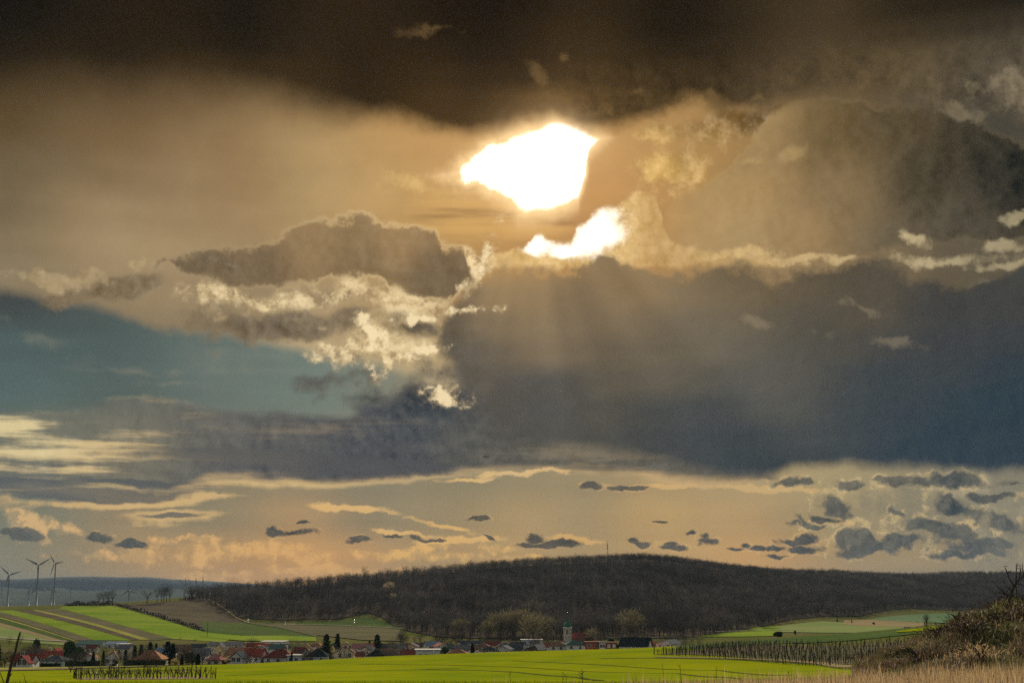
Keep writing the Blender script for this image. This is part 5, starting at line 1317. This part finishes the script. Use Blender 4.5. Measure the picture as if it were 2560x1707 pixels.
# clipped hedge along the field
def hedge(label, px0, px1, Y, h):
    p0, p1 = gp(px0, Y), gp(px1, Y); L_ = (p1 - p0).length
    t = thing('hedge', label, 'hedge', p0); r = random.Random(px0)
    mb = MB(); n = int(L_ * 40)
    for k in range(n):
        p = Vector((r.uniform(0, L_), r.uniform(-.6, .6), r.uniform(0.0, 1) * h * (0.85 + 0.15 * math.sin(k))))
        l = r.uniform(.15, .35); a = Vector((r.uniform(-1, 1), r.uniform(-1, 1), r.uniform(-1, 1))).normalized() * l; b = a.cross(Vector((r.uniform(-1, 1), r.uniform(-1, 1), 1))).normalized() * l
        mb.poly((p - a, p - b, p + a, p + b))
    mb.build('leaves', M['hedge'], t)
    mb = MB(); mb.box(0.1, L_ - .1, -.45, .45, -.3, h * 0.86); mb.build('hedge_core', M['hedge'], t)
hedge('long dark clipped hedge before the left bare trees', 172, 258, 470, 2.4)
hedge('dark hedge below the orange hipped bungalow', 318, 420, 478, 2.6)
hedge('short dark hedge by the pale green bungalow', 110, 160, 466, 1.6)

# utility pole on the sunlit slope
p = hit(518, 1592); t = thing('utility_pole', 'wooden utility pole on the sunlit slope left of centre', 'pole', p)
mb = MB(); mb.tube([(0, 0, -1), (0, 0, 9)], [0.16, 0.12], 6); mb.build('pole', M['bark'], t)
mb = MB(); mb.box(-1.0, 1.0, -.08, .08, 8.3, 8.5); mb.build('crossarm', M['bark'], t)

# small brown leafless garden trees that nothing tells apart, between the houses
_r = random.Random(77)
for k in range(150):
    Y = _r.uniform(488, 640) if k < 45 else _r.uniform(620, 960)
    px = _r.uniform(0, 1000) if k < 45 else _r.uniform(980, 1740)
    p = gp(px, Y); H = _r.uniform(4.5, 8.5); s = H / 8.0
    plant_tree('garden_tree', BAR[k % 3], 'small brown leafless tree among or behind the village houses', 'tree', (p.x, p.y, p.z - .1), (s * 1.15, s * 1.15, s), _r.uniform(0, 6), 'small leafless garden trees')
# ------------------------------------------------------------------ hilltop hedge and trees on the left slope
M['bramble'] = mat('dark_bramble', (0.036, 0.030, 0.022), (0.06, 0.048, 0.034), 0.5, 0.9, spec=0.1)
def thicket(label, px0, px1, py0, py1, Hm, n, name='thicket', y0=900.0):
    a, b = hit(px0, py0, y0), hit(px1, py1, y0); r = random.Random(px0)
    t = thing(name, label, 'bush', a); mb = MB(); d = b - a
    for k in range(n):
        f = r.random(); q = d * f; x, y = a.x + q.x + r.uniform(-3, 3), a.y + q.y + r.uniform(-4, 4)
        z = zg(x, y) + r.random() * Hm * (0.5 + 0.5 * math.sin(f * 9 + px0) ** 2)
        p = Vector((x, y, z)) - a; l = r.uniform(.25, .6)
        u = Vector((r.uniform(-1, 1), r.uniform(-1, 1), r.uniform(-1, 1))).normalized() * l; v = u.cross(Vector((r.uniform(-1, 1), r.uniform(-1, 1), 1))).normalized() * l * 0.7
        mb.poly((p - u, p - v, p + u, p + v))
    mb.build('branches', M['bramble'], t)
    return t
thicket('dark thicket on the crest of the striped left slope', 166, 282, 1514, 1512, 5.0, 3600, y0=1300)
thicket('brown hedge running down between wheat and bare hill', 285, 400, 1513, 1544, 3.6, 2600)
thicket('lower part of the brown hedge between wheat and bare hill', 400, 508, 1545, 1578, 3.2, 2000)
thicket('dark bushes on the bare hill next to the wood tip', 455, 482, 1501, 1500, 5.0, 500, y0=1300)
CRT = [bare_tree_meshes('crest_tree', random.Random(300 + i), 12.0, 0.34, 0.38, 380, 0.09, 1.4, 7, low=0.42) for i in range(3)]
for k, (px, py, H, lab) in enumerate(((247,1511,13,'leafless tree on the left crest, first of the cluster of four'),(258,1511,14,'leafless tree on the left crest, second of the cluster of four'),(270,1511,15,'leafless tree on the left crest, third of the cluster of four'),(281,1510,14,'leafless tree on the left crest, last of the cluster of four'),
      (367,1507,14,'broad leafless tree standing alone on the left crest'),(392,1505,15,'slim tree on the left crest, first of the row of five'),(403,1504,16,'slim tree on the left crest, second of the row of five'),(409,1504,17,'slim tree on the left crest, third of the row of five'),(416,1503,17,'slim tree on the left crest, fourth of the row of five'),(424,1503,15,'slim tree on the left crest, last of the row of five'))):
    p = hit(px, py + 2, 1300); s = H / 12.0
    plant_tree('crest_tree', CRT[k % 3], lab, 'tree', p, (s * (1.5 if px == 367 else 1), s * (1.5 if px == 367 else 1), s), k * 1.1, 'leafless trees on the left crest')

# ------------------------------------------------------------------ tracks in the wheat, vineyards
def track_near(pts, w, m='track', lift=0.10):
    q = [ground_hit(a, b, 30, 600) for a, b in pts]
    q = [p for p in q if p is not None]
    return strip('wheel_track', [(CX + 3613 * p.x / p.y, p.y) for p in q], w, M[m], lift, 2.0)
track_near([(560, 1689), (700, 1683), (850, 1679), (1000, 1675), (1150, 1671)], 1.3)
track_near([(1050, 1674), (1200, 1676), (1300, 1681), (1450, 1694), (1500, 1703)], 0.9)
track_near([(1280, 1652), (1500, 1662), (1800, 1676), (1980, 1690)], 0.7)
track_near([(900, 1660), (1100, 1662), (1300, 1668), (1700, 1684), (1850, 1698)], 0.6)
track_near([(1500, 1646), (1640, 1645), (1900, 1652), (2060, 1662), (2150, 1672)], 1.6)
track_near([(1640, 1643), (1900, 1649), (2060, 1658), (2140, 1667)], 2.0, 'tan', 0.14)

M['vine'] = mat('vine_wood', (0.035, 0.026, 0.020), (0.060, 0.042, 0.030), 3.0, 0.9)
M['post'] = mat('weathered_post', (0.028, 0.024, 0.020), (0.05, 0.042, 0.034), 2.0, 0.9)
M['wire'] = mat('trellis_wire', (0.16, 0.15, 0.13), None, rough=0.6, spec=0.0)
M['cane'] = mat('vine_canes', (0.09, 0.060, 0.042), (0.13, 0.09, 0.06), 1.0, 0.85)
def vine_mesh(r):
    mb = MB(); x = r.uniform(-.05, .05)
    mb.tube([(0, 0, -.1), (x + r.uniform(-.1, .1), 0, 0.35), (x, 0, 0.85)], [0.055, 0.05, 0.04], 5)
    for k in range(7):
        s = r.uniform(-1, 1); z = r.uniform(.6, .9)
        mb.tube([(x, 0, z), (x + s * .35, r.uniform(-.08, .08), z + r.uniform(.3, .5)), (x + s * .55, r.uniform(-.1, .1), z + r.uniform(.6, 1.1))], [0.026, 0.020, 0.010], 3, False)
    return mb.mesh('vine', M['vine'])
VINES = [vine_mesh(random.Random(400 + i)) for i in range(6)]
mb = MB(); mb.tube([(0, 0, -.3), (0, 0, 1.95)], [0.06, 0.055], 6); POST = mb.mesh('post', M['post'])
def vine_row(label, A, B, spacing, post_every, grp, hscale=1.0):
    d = B - A; n = int(d.length / spacing); ang = math.atan2(d.y, d.x)
    t = thing('vine_row', label, 'vine row', A, 0, grp); r = random.Random(int(A.x * 13 + A.y * 7))
    ends = []
    for k in range(n + 1):
        q = A.lerp(B, k / n); z = zg(q.x, q.y)
        loc = (q.x - A.x, q.y - A.y, z - A.z)
        if k % post_every == 0 or k == n:
            o = obj('post', POST, t, loc); o.rotation_euler = (r.uniform(-.05, .05), r.uniform(-.05, .05), 0); o.scale = (1.1, 1.1, hscale * r.uniform(.95, 1.08)); ends.append(Vector(loc))
        if r.random() < 0.94:
            o = obj('vine', VINES[r.randrange(6)], t, (loc[0] + r.uniform(-.2, .2), loc[1], loc[2])); o.rotation_euler = (0, r.uniform(-.06, .06), ang + r.choice((0, math.pi)) + r.uniform(-.2, .2)); o.scale = (1.15, 1.15, hscale * r.uniform(.85, 1.12))
    for h in (0.8, 1.35, 1.8):
        mb = MB(); mb.tube([p + Vector((0, 0, h * hscale)) for p in ends], [0.007] * len(ends), 4); mb.build('wire', M['wire'], t)
    return t
for k in range(6):
    Y = 228 + k * 4.2; a = gp(214 - k * 4, Y); b = gp(546 - k * 12, Y + 3)
    vine_row('vine row in the small left vineyard, %s from the front' % ordinal(k + 1), a, b, 1.15, 5, 'vine rows of the left vineyard')
for k in range(9):
    a = gp(1634 + k * 22, 322 + k * 3.2); b = gp(2150 + k * 16, 205 + k * 6.5)
    vine_row('vine row in the large right vineyard, %s from the wheat' % ordinal(k + 1), a, b, 1.75, 6, 'vine rows of the right vineyard', 0.88)
field('vineyard_ground', ([(1634, 323), (1900, 258), (2152, 205)], [(1830, 352), (2060, 300), (2290, 262)]), M['fallow_and_shade'], 0.12, 40, 20)
field('vineyard_ground', ([(206, 226), (380, 227), (552, 228)], [(200, 254), (380, 255), (500, 256)]), M['tan'], 0.10, 30, 12)
field('bright_corner_field', ([(2235, 318), (2300, 300), (2420, 282)], [(2240, 326), (2300, 322), (2420, 306)]), M['wheat'], 0.3, 30, 12)

# bare shrubs standing at the meadow below the village
LSH = [bare_tree_meshes('meadow_shrub', random.Random(500 + i), 4.0, 0.75, 0.10, 420, 0.035, 0.75, 9, 'twig', low=0.1, rad=0.02) for i in range(2)]
for k, (px, py, w, lab) in enumerate(((176, 1681, 1.25, 'wide bare shrub with forked trunk in the left meadow'), (252, 1673, 0.8, 'bare shrub behind the left vineyard, left of two'), (275, 1674, 0.9, 'bare shrub behind the left vineyard, right of two'), (362, 1672, 1.25, 'spreading bare shrub above the left vineyard'), (312, 1672, 0.6, 'small bare shrub between the vineyard and the orange bungalow'), (390, 1668, 0.7, 'low bare shrub right of the spreading one'))):
    p = ground_hit(px, py, 100, 600); plant_tree('bare_shrub', LSH[k % 2], lab, 'shrub', p, (w * 1.1, w * 1.1, w), k, 'bare shrubs in the left meadow')

# round lone tree on the right crest
LT = bare_tree_meshes('lone_tree', random.Random(520), 6.0, 0.26, 0.34, 900, 0.04, 0.7, 11, low=0.22, rad=0.03)
Yl = 330.0; p = gp(2313, Yl); Hl = at(2313, 1533, Yl).z - p.z
plant_tree('lone_tree', LT, 'single small round tree on the crest of the right field', 'tree', p, (Hl / 6 * 1.05, Hl / 6 * 1.05, Hl / 6), 0.4)
for k, (px, Y, yt, lab) in enumerate(((2127, 1350, 1557, 'slim dark poplar in the pale valley field'), (2182, 1280, 1558, 'round misty bush in the valley right of the poplar'), (2092, 1380, 1565, 'faint small tree left of the poplar'), (1940, 700, 1580, 'dark low bush on the near crest before the valley'), (1984, 1000, 1576, 'small bush by the valley road'))):
    p = gp(px, Y); H = max(at(px, yt, Y).z - p.z, 3.0); kind = (CON[2], EVG[0], EVG[1], EVG[0], EVG[1])[k]; h0 = 10.0 if k == 0 else 8.0
    if k == 3: p = gp(px, 408); H = 2.4
    plant_tree('valley_tree', kind, lab, 'tree', p, ((H / h0) * (1.7 if k in (0, 3) else 1.1),) * 2 + (H / h0,), k, 'lone trees in the valley')

# ------------------------------------------------------------------ overgrown bank on the right
M['bank'] = mat('bank_soil', (0.085, 0.065, 0.040), (0.05, 0.05, 0.022), 0.9, 0.95, 6.0, spec=0.0)
M['dry'] = mat('dry_grass', (0.15, 0.105, 0.055), (0.27, 0.19, 0.10), 1.2, 0.8, 3.0, 0.15, trans=0.35)
M['dry_dark'] = mat('dead_stems', (0.075, 0.052, 0.032), (0.13, 0.092, 0.058), 1.5, 0.85, trans=0.15)
M['rough_grass'] = mat('rough_bank_grass', (0.034, 0.042, 0.014), (0.07, 0.065, 0.026), 1.0, 0.85, trans=0.25)
M['fresh'] = mat('fresh_herbs', (0.05, 0.15, 0.02), (0.08, 0.20, 0.03), 2.0, 0.7, trans=0.3)
BP = [(2040,-9),(2120,1672),(2150,1664),(2200,1645),(2260,1620),(2300,1603),(2340,1586),(2375,1562),(2430,1545),(2480,1524),(2520,1512),(2560,1502),(2650,1480),(2800,1450),(3200,1420)]
_bx = np.array([b[0] for b in BP[1:]], float); _bz = np.array([at(b[0], b[1], 46.0).z - 0.12 for b in BP[1:]])
def bank_z(x, y):
    px = CX + 3613 * x / y
    g = zt(x, y); crest = np.interp(px, _bx, _bz, left=-9)
    f = np.clip((y - 33.0) / 13.0, 0, 1); f = f * f * (3 - 2 * f)
    b = np.clip((72.0 - y) / 22.0, 0, 1)
    n = 0.10 * np.sin(x * 2.1 + y * 0.7) + 0.07 * np.sin(x * 4.7 - y * 1.3)
    h = np.maximum(crest - g + n * np.clip((crest - g) * 2, 0, 1), 0)
    return g + h * f * np.where(y < 50, 1, b)
_t = np.linspace(2080, 3200, 150); _yy = np.linspace(31, 72, 70)[:, None]
_Xb = (_t - CX) / 3613 * _yy; _Yb = _yy + 0 * _t
tag(obj('grass_bank', grid_mesh('grass_bank', _Xb, _Yb, bank_z(_Xb, _Yb) + 0.02, M['bank'])), kind='structure')
def tall(x, y, z, r):
    """height of the verge grass: low on the left, taller to the right"""
    px = CX + 3613 * x / y
    top = float(np.interp(px, [1150, 1400, 1700, 1900, 2100, 2300, 2560, 2900], [1726, 1720, 1708, 1700, 1692, 1682, 1670, 1660])) + r.gauss(0, 13) + 26 * mnoise.noise(Vector((x * 0.9, y * 0.25, 7)))
    return min(at(px, top, y).z - z, 0.95)
def blades(name, pts, m, lmin, lmax, w, r, lean=0.35, segs=2, label=None, cat=None, clump=1):
    """many grass stems as one mass"""
    V, F = [], []
    for (x, y, z) in pts:
        for c in range(clump):
            a = r.uniform(0, 6.283); l = r.uniform(lmin, lmax) if lmax else tall(x, y, z, r);
            if l < 0.06: continue
            ww = w * r.uniform(.6, 1.3)
            bx, by = x + r.gauss(0, .05) * clump, y + r.gauss(0, .05) * clump
            ln = l * r.uniform(0, lean); dxx, dyy = math.cos(a) * ln, math.sin(a) * ln
            s = r.uniform(0, 3.14); sx, sy = math.cos(s) * ww / 2, math.sin(s) * ww / 2
            n = len(V)
            V += [(bx - sx, by - sy, z), (bx + sx, by + sy, z), (bx + dxx * .4 + sx * .8, by + dyy * .4 + sy * .8, z + l * .6), (bx + dxx * .4 - sx * .8, by + dyy * .4 - sy * .8, z + l * .6), (bx + dxx, by + dyy, z + l * (1 - 0.25 * (ln / l) ** 2))]
            F += [(n, n + 1, n + 2, n + 3), (n + 3, n + 2, n + 4)]
    me = bpy.data.meshes.new(name); me.from_pydata(V, [], F); me.materials.append(m); me.update()
    return tag(obj(name, me), label, cat, kind='stuff')
r = random.Random(900)
def bank_pts(n, x0=2130, x1=2800, y0=34, y1=54, dens=None):
    out = []
    while len(out) < n:
        px, y = r.uniform(x0, x1), r.uniform(y0, y1); x = gx(px, y)
        if dens and r.random() > dens(x, y): continue
        out.append((x, y, float(bank_z(np.array(x), np.array(y)))))
    return out
patch = lambda s, k: (lambda x, y: 0.08 + 0.92 * (mnoise.noise(Vector((x * s, y * s * 0.7, k))) > 0.05))
blades('bank_dry_grass', bank_pts(14000, dens=patch(0.5, 1)), M['dry_dark'], 0.12, 0.36, 0.03, r, 0.9, label='matted brown dead grass covering the right bank', cat='grass')
blades('bank_rough_grass', bank_pts(8000, dens=patch(0.42, 5)), M['rough_grass'], 0.10, 0.28, 0.035, r, 0.9, label='dark green rough grass tufts on the right bank', cat='grass')
blades('bank_pale_grass', bank_pts(1100, dens=patch(0.6, 9)), M['dry'], 0.10, 0.26, 0.016, r, 0.9, label='pale straw wisps scattered over the right bank', cat='grass')
def bramble(label, px, y, w, h, n, m='bramble', name='bramble_bush', cat='bush'):
    x = gx(px, y); z = float(bank_z(np.array(x), np.array(y))); rr = random.Random(int(px))
    t = thing(name, label, cat, (x, y, z), 0, 'bushes on the right bank'); mb = MB(); st = MB()
    for k in range(7):
        a = rr.uniform(0, 6.28); e = Vector((math.cos(a) * w * .45, math.sin(a) * w * .4, h * rr.uniform(.6, 1.0)))
        st.tube([(0, 0, -.1), e * 0.5 + Vector((0, 0, h * .2)), e], [0.022, 0.015, 0.006], 4, False)
    for k in range(n):
        v = Vector((rr.gauss(0, .3) * w, rr.gauss(0, .3) * w, abs(rr.gauss(.35, .28)) * h))
        sliver(mb, v, Vector((v.x, v.y, rr.uniform(.0, 1))) + Vector((rr.uniform(-.5, .5), rr.uniform(-.5, .5), 0)), rr.uniform(.15, .4) * h, 0.02, rr)
    st.build('stems', M['bramble'], t); tag(mb.build('twigs', M[m], t), kind='stuff')
for a in ((2352, 45, 1.28, 0.41, 700, 'bramble', 'dark bramble on the shoulder of the right bank'), (2300, 41, 1.36, 0.33, 700, 'bramble', 'dark bramble low on the right bank'), (2215, 38, 1.12, 0.22, 500, 'bramble', 'flat dark bramble at the left foot of the bank'),
          (2420, 42, 1.28, 0.44, 700, 'bramble', 'tangled bramble in the middle of the right bank'), (2500, 43, 1.20, 0.39, 700, 'bramble', 'bramble below the young tree'), (2545, 46, 1.28, 0.50, 700, 'bramble', 'bramble at the right picture edge'),
          (2480, 48, 1.04, 0.50, 800, 'twig_brown', 'reddish twiggy bush on the bank crest'), (2395, 46.5, 0.72, 0.50, 160, 'bramble', 'leafless forked bush standing on the bank skyline'), (2232, 36.5, 0.56, 0.25, 600, 'fresh', 'fresh green herb clump at the foot of the bank'), (2445, 38, 0.72, 0.39, 400, 'dry', 'pale dead thistle clump before the bank')):
    bramble(a[6], a[0], a[1], a[2], a[3], a[4], a[5])

# young leafless tree at the right edge
Yt = 44.0
root = at(2502, 1622, Yt); tz = float(bank_z(np.array(root.x), np.array(Yt)))
sap = thing('young_tree', 'young dark leafless tree on the bank at the right edge', 'tree', (root.x, Yt, tz - 0.1))
def P3(px, py, dy=0.0): v = at(px, py, Yt + dy); return (v.x - root.x, v.y - Yt, v.z - tz + 0.1)
mb = MB()
mb.tube([(0, 0, 0), P3(2508, 1590), P3(2517, 1540), P3(2524, 1500), P3(2532, 1472), P3(2540, 1458)], [0.055, 0.050, 0.045, 0.041, 0.037, 0.033], 7); trunk = mb.build('trunk', M['bark'], sap, True)
for k, (pts, rad) in enumerate((([(2540,1458,0),(2548,1448,.1),(2560,1440,.2),(2578,1428,.3)], .022), ([(2535,1466,0),(2522,1442,.1),(2516,1425,.2),(2511,1414,.2)], .018), ([(2540,1458,0),(2542,1430,-.1),(2540,1412,-.1)], .016), ([(2528,1490,0),(2512,1482,.2),(2500,1472,.3),(2483,1452,.3)], .018),
      ([(2514,1483,.2),(2500,1483,.2),(2484,1484,.3)], .010), ([(2530,1478,0),(2518,1466,-.2),(2510,1458,-.2),(2514,1455,-.2)], .012), ([(2548,1448,.1),(2552,1425,.1),(2549,1412,.1)], .014), ([(2560,1440,.2),(2556,1420,.2),(2557,1411,.2)], .012), ([(2560,1440,.2),(2575,1452,.2),(2585,1458,.3)], .012), ([(2524,1500,0),(2515,1497,.1),(2518,1488,.1)], .010), ([(2521,1520,0),(2508,1512,-.1),(2512,1498,-.1)], .012), ([(2540,1458,0),(2560,1462,-.1),(2575,1455,-.2)], .011))):
    mb = MB(); n = len(pts); Q = [P3(*q) for q in pts]
    mb.tube(Q, [rad * 1.4 * (1 - 0.7 * i / (n - 1)) for i in range(n)], 5)
    rr = random.Random(k)
    for j in range(7):
        i = rr.randrange(n - 1); q = Vector(Q[i]).lerp(Vector(Q[i + 1]), rr.random()); d = Vector((rr.uniform(-1, 1), rr.uniform(-.6, .6), rr.uniform(0, 1))).normalized()
        mb.tube([q, q + d * rr.uniform(.05, .16)], [0.007, 0.004], 4); mb.tube([q + d * .05, q + d * .075], [0.010, 0.006], 4)
    mb.build('branch', M['bark'], sap)
stake = thing('garden_stake', 'thin straight stake beside the young tree', 'stake', (at(2549, 1560, Yt + .4).x, Yt + .4, float(bank_z(np.array(at(2549, 1560, Yt + .4).x), np.array(Yt + .4)))))
mb = MB(); s0 = stake.location; top = at(2540, 1462, Yt + .4); mb.tube([(0, 0, -.2), (top.x - s0.x, 0, top.z - s0.z)], [0.018, 0.014], 5); mb.build('rod', M['bark'], stake)

# ------------------------------------------------------------------ dry grass at the photographer's feet
M['verge'] = mat('dry_verge', (0.12, 0.09, 0.045), (0.085, 0.07, 0.03), 1.5, 0.95, 6.0, spec=0.0)
field('dry_verge', ([(1150, 14), (1700, 14), (2300, 14), (3400, 14)], [(1650, 30), (1900, 32), (2200, 35), (3000, 36)]), M['verge'], 0.09, 60, 20)
def verge_pts(n, x0, x1, y0, y1, fade):
    out = []
    while len(out) < n:
        px, y = r.uniform(x0, x1), r.uniform(y0, y1); x = gx(px, y)
        if r.random() > np.interp(px, [x0, x0 + fade], [0.02, 1.0]): continue
        if mnoise.noise(Vector((x * 1.3, y * 0.6, 2))) < -0.25 and r.random() < 0.7: continue
        out.append((x, y, float(zt(x, y))))
    return out
blades('dry_grass', verge_pts(15000, 1150, 2900, 13, 30, 1100), M['dry'], 0, 0, 0.010, r, 0.30, label='tall dry straw grass along the lower right edge', cat='grass')
blades('dry_grass_stems', verge_pts(6000, 1150, 2900, 13, 30, 1000), M['dry_dark'], 0, 0, 0.010, r, 0.35, label='darker dead stems among the dry straw grass', cat='grass')
blades('dry_grass_back', verge_pts(7000, 1700, 2900, 27, 36, 700), M['dry'], 0.08, 0.22, 0.016, r, 0.4, label='short dry straw grass between verge and bank', cat='grass')
# young wheat blades where the field is close enough to show them
_wp = []
while len(_wp) < 30000:
    y = 27 + 60 * r.random() ** 1.6; px = r.uniform(-150, 2160); x = gx(px, y)
    if px > 1500 and y < np.interp(px, [1500, 2160], [28, 40]): continue
    _wp.append((x, y, zg(x, y) + 0.05))
M['blade'] = mat('wheat_blades', (0.075, 0.105, 0.004), (0.132, 0.142, 0.005), 0.6, 0.7, spec=0.0, trans=0.3)
blades('wheat_blades', _wp, M['blade'], 0.07, 0.17, 0.03, r, 0.7, label='young bright green wheat blades in the near field', cat='crop')
# single stalks in front of the wheat
def stalk(label, px, ytop, pxb, Y, rad, fork=False):
    b = gp(pxb, Y); t = thing('dry_stalk', label, 'stalk', b, 0, 'single dry stalks in front of the wheat')
    tp = at(px, ytop, Y); d = tp - b; mb = MB(); rr = random.Random(int(px))
    mb.tube([(0, 0, -.1), d * .5 + Vector((rr.uniform(-.01, .01), 0, 0)), d], [rad, rad * .8, rad * .5], 5); mb.build('stem', M['bark'], t)
    mb = MB()
    for k in range(5):
        q = d * rr.uniform(.55, .98); mb.tube([q, q + Vector((rr.uniform(-.06, .06), rr.uniform(-.03, .03), rr.uniform(.02, .07)))], [rad * .5, rad * .2], 4)
    mb.build('side_shoots', M['bark'], t)
for a in ((1455, 1672, 1462, 18, .008, 'thick dark stalk standing centre right before the wheat'), (1275, 1678, 1279, 18, .004, 'thin stalk left of the thick dark one'), (1408, 1678, 1396, 17, .004, 'leaning thin stalk just left of the thick dark one'), (1415, 1684, 1416, 16, .004, 'short stalk between the leaning and the thick one'),
          (1700, 1660, 1704, 20, .005, 'tall thin stalk left of the dry grass tuft'), (1790, 1663, 1792, 20, .004, 'tall thin stalk right of the dry grass tuft'), (1970, 1678, 1990, 20, .006, 'dark leaning stalk in the dry grass'), (1590, 1690, 1592, 16, .004, 'low stalk where the dry grass begins'), (1656, 1655, 1658, 22, .003, 'very fine stalk left in the dry grass')):
    stalk(a[5], a[0], a[1], a[2], a[3], a[4])
# dark twig at the lower left
Yw = 9.0; b = Vector((gx(14, Yw), Yw, zg(gx(14, Yw), Yw)))
tw_ = thing('dead_twig', 'dark upright dead twig in the lower left corner', 'twig', b)
Q = [Vector((0, 0, -.05))] + [at(px, py, Yw) - b for px, py in ((8, 1760), (17, 1707), (22, 1685), (29, 1655), (38, 1630), (43, 1605), (50, 1580))]
mb = MB(); mb.tube(Q, [.012, .0115, .0105, .010, .009, .0075, .007, .0045], 7); mb.build('stem', M['bark'], tw_, True)
mb = MB(); q = at(24, 1690, Yw) - b; mb.tube([q, at(30, 1682, Yw) - b], [.004, .002], 5); mb.build('spur', M['bark'], tw_)
mb = MB(); mb.tube([at(49, 1588, Yw) - b, at(51, 1578, Yw) - b], [.006, .002], 6); mb.build('bud', M['bark'], tw_)
tw2 = thing('dead_twig', 'thin dead twig leaning at the lower left corner', 'twig', Vector((gx(12, 9.4), 9.4, zg(gx(12, 9.4), 9.4))))
mb = MB(); o2 = tw2.location; mb.tube([Vector((0.02, 0, -.05)), at(10, 1707, 9.4) - o2, at(-2, 1675, 9.4) - o2], [.005, .004, .002], 5); mb.build('stem', M['bark'], tw2)
tw3 = thing('dead_twig', 'fine stalk right of the dark twig in the lower left', 'twig', Vector((gx(66, 12), 12, zg(gx(66, 12), 12))))
mb = MB(); o3 = tw3.location; mb.tube([Vector((0, 0, -.05)), at(64, 1706, 12) - o3, at(59, 1684, 12) - o3], [.004, .003, .0015], 5); mb.build('stem', M['bark'], tw3)
# ------------------------------------------------------------------ the air
hb = MB(); hb.box(-9000, 9000, -400, 11900, -75, 180)
hm = bpy.data.materials.new('haze_air'); hm.use_nodes = True
hm.node_tree.nodes.clear()
_ho = hm.node_tree.nodes.new('ShaderNodeOutputMaterial'); _hv = hm.node_tree.nodes.new('ShaderNodeVolumePrincipled')
_hv.inputs['Color'].default_value = (0.62, 0.80, 1.0, 1); _hv.inputs['Density'].default_value = 3.6e-5; _hv.inputs['Anisotropy'].default_value = -0.75
hm.node_tree.links.new(_hv.outputs[0], _ho.inputs['Volume'])
hz = tag(hb.build('haze', hm), 'thin bluish evening haze filling the whole valley', kind='stuff')
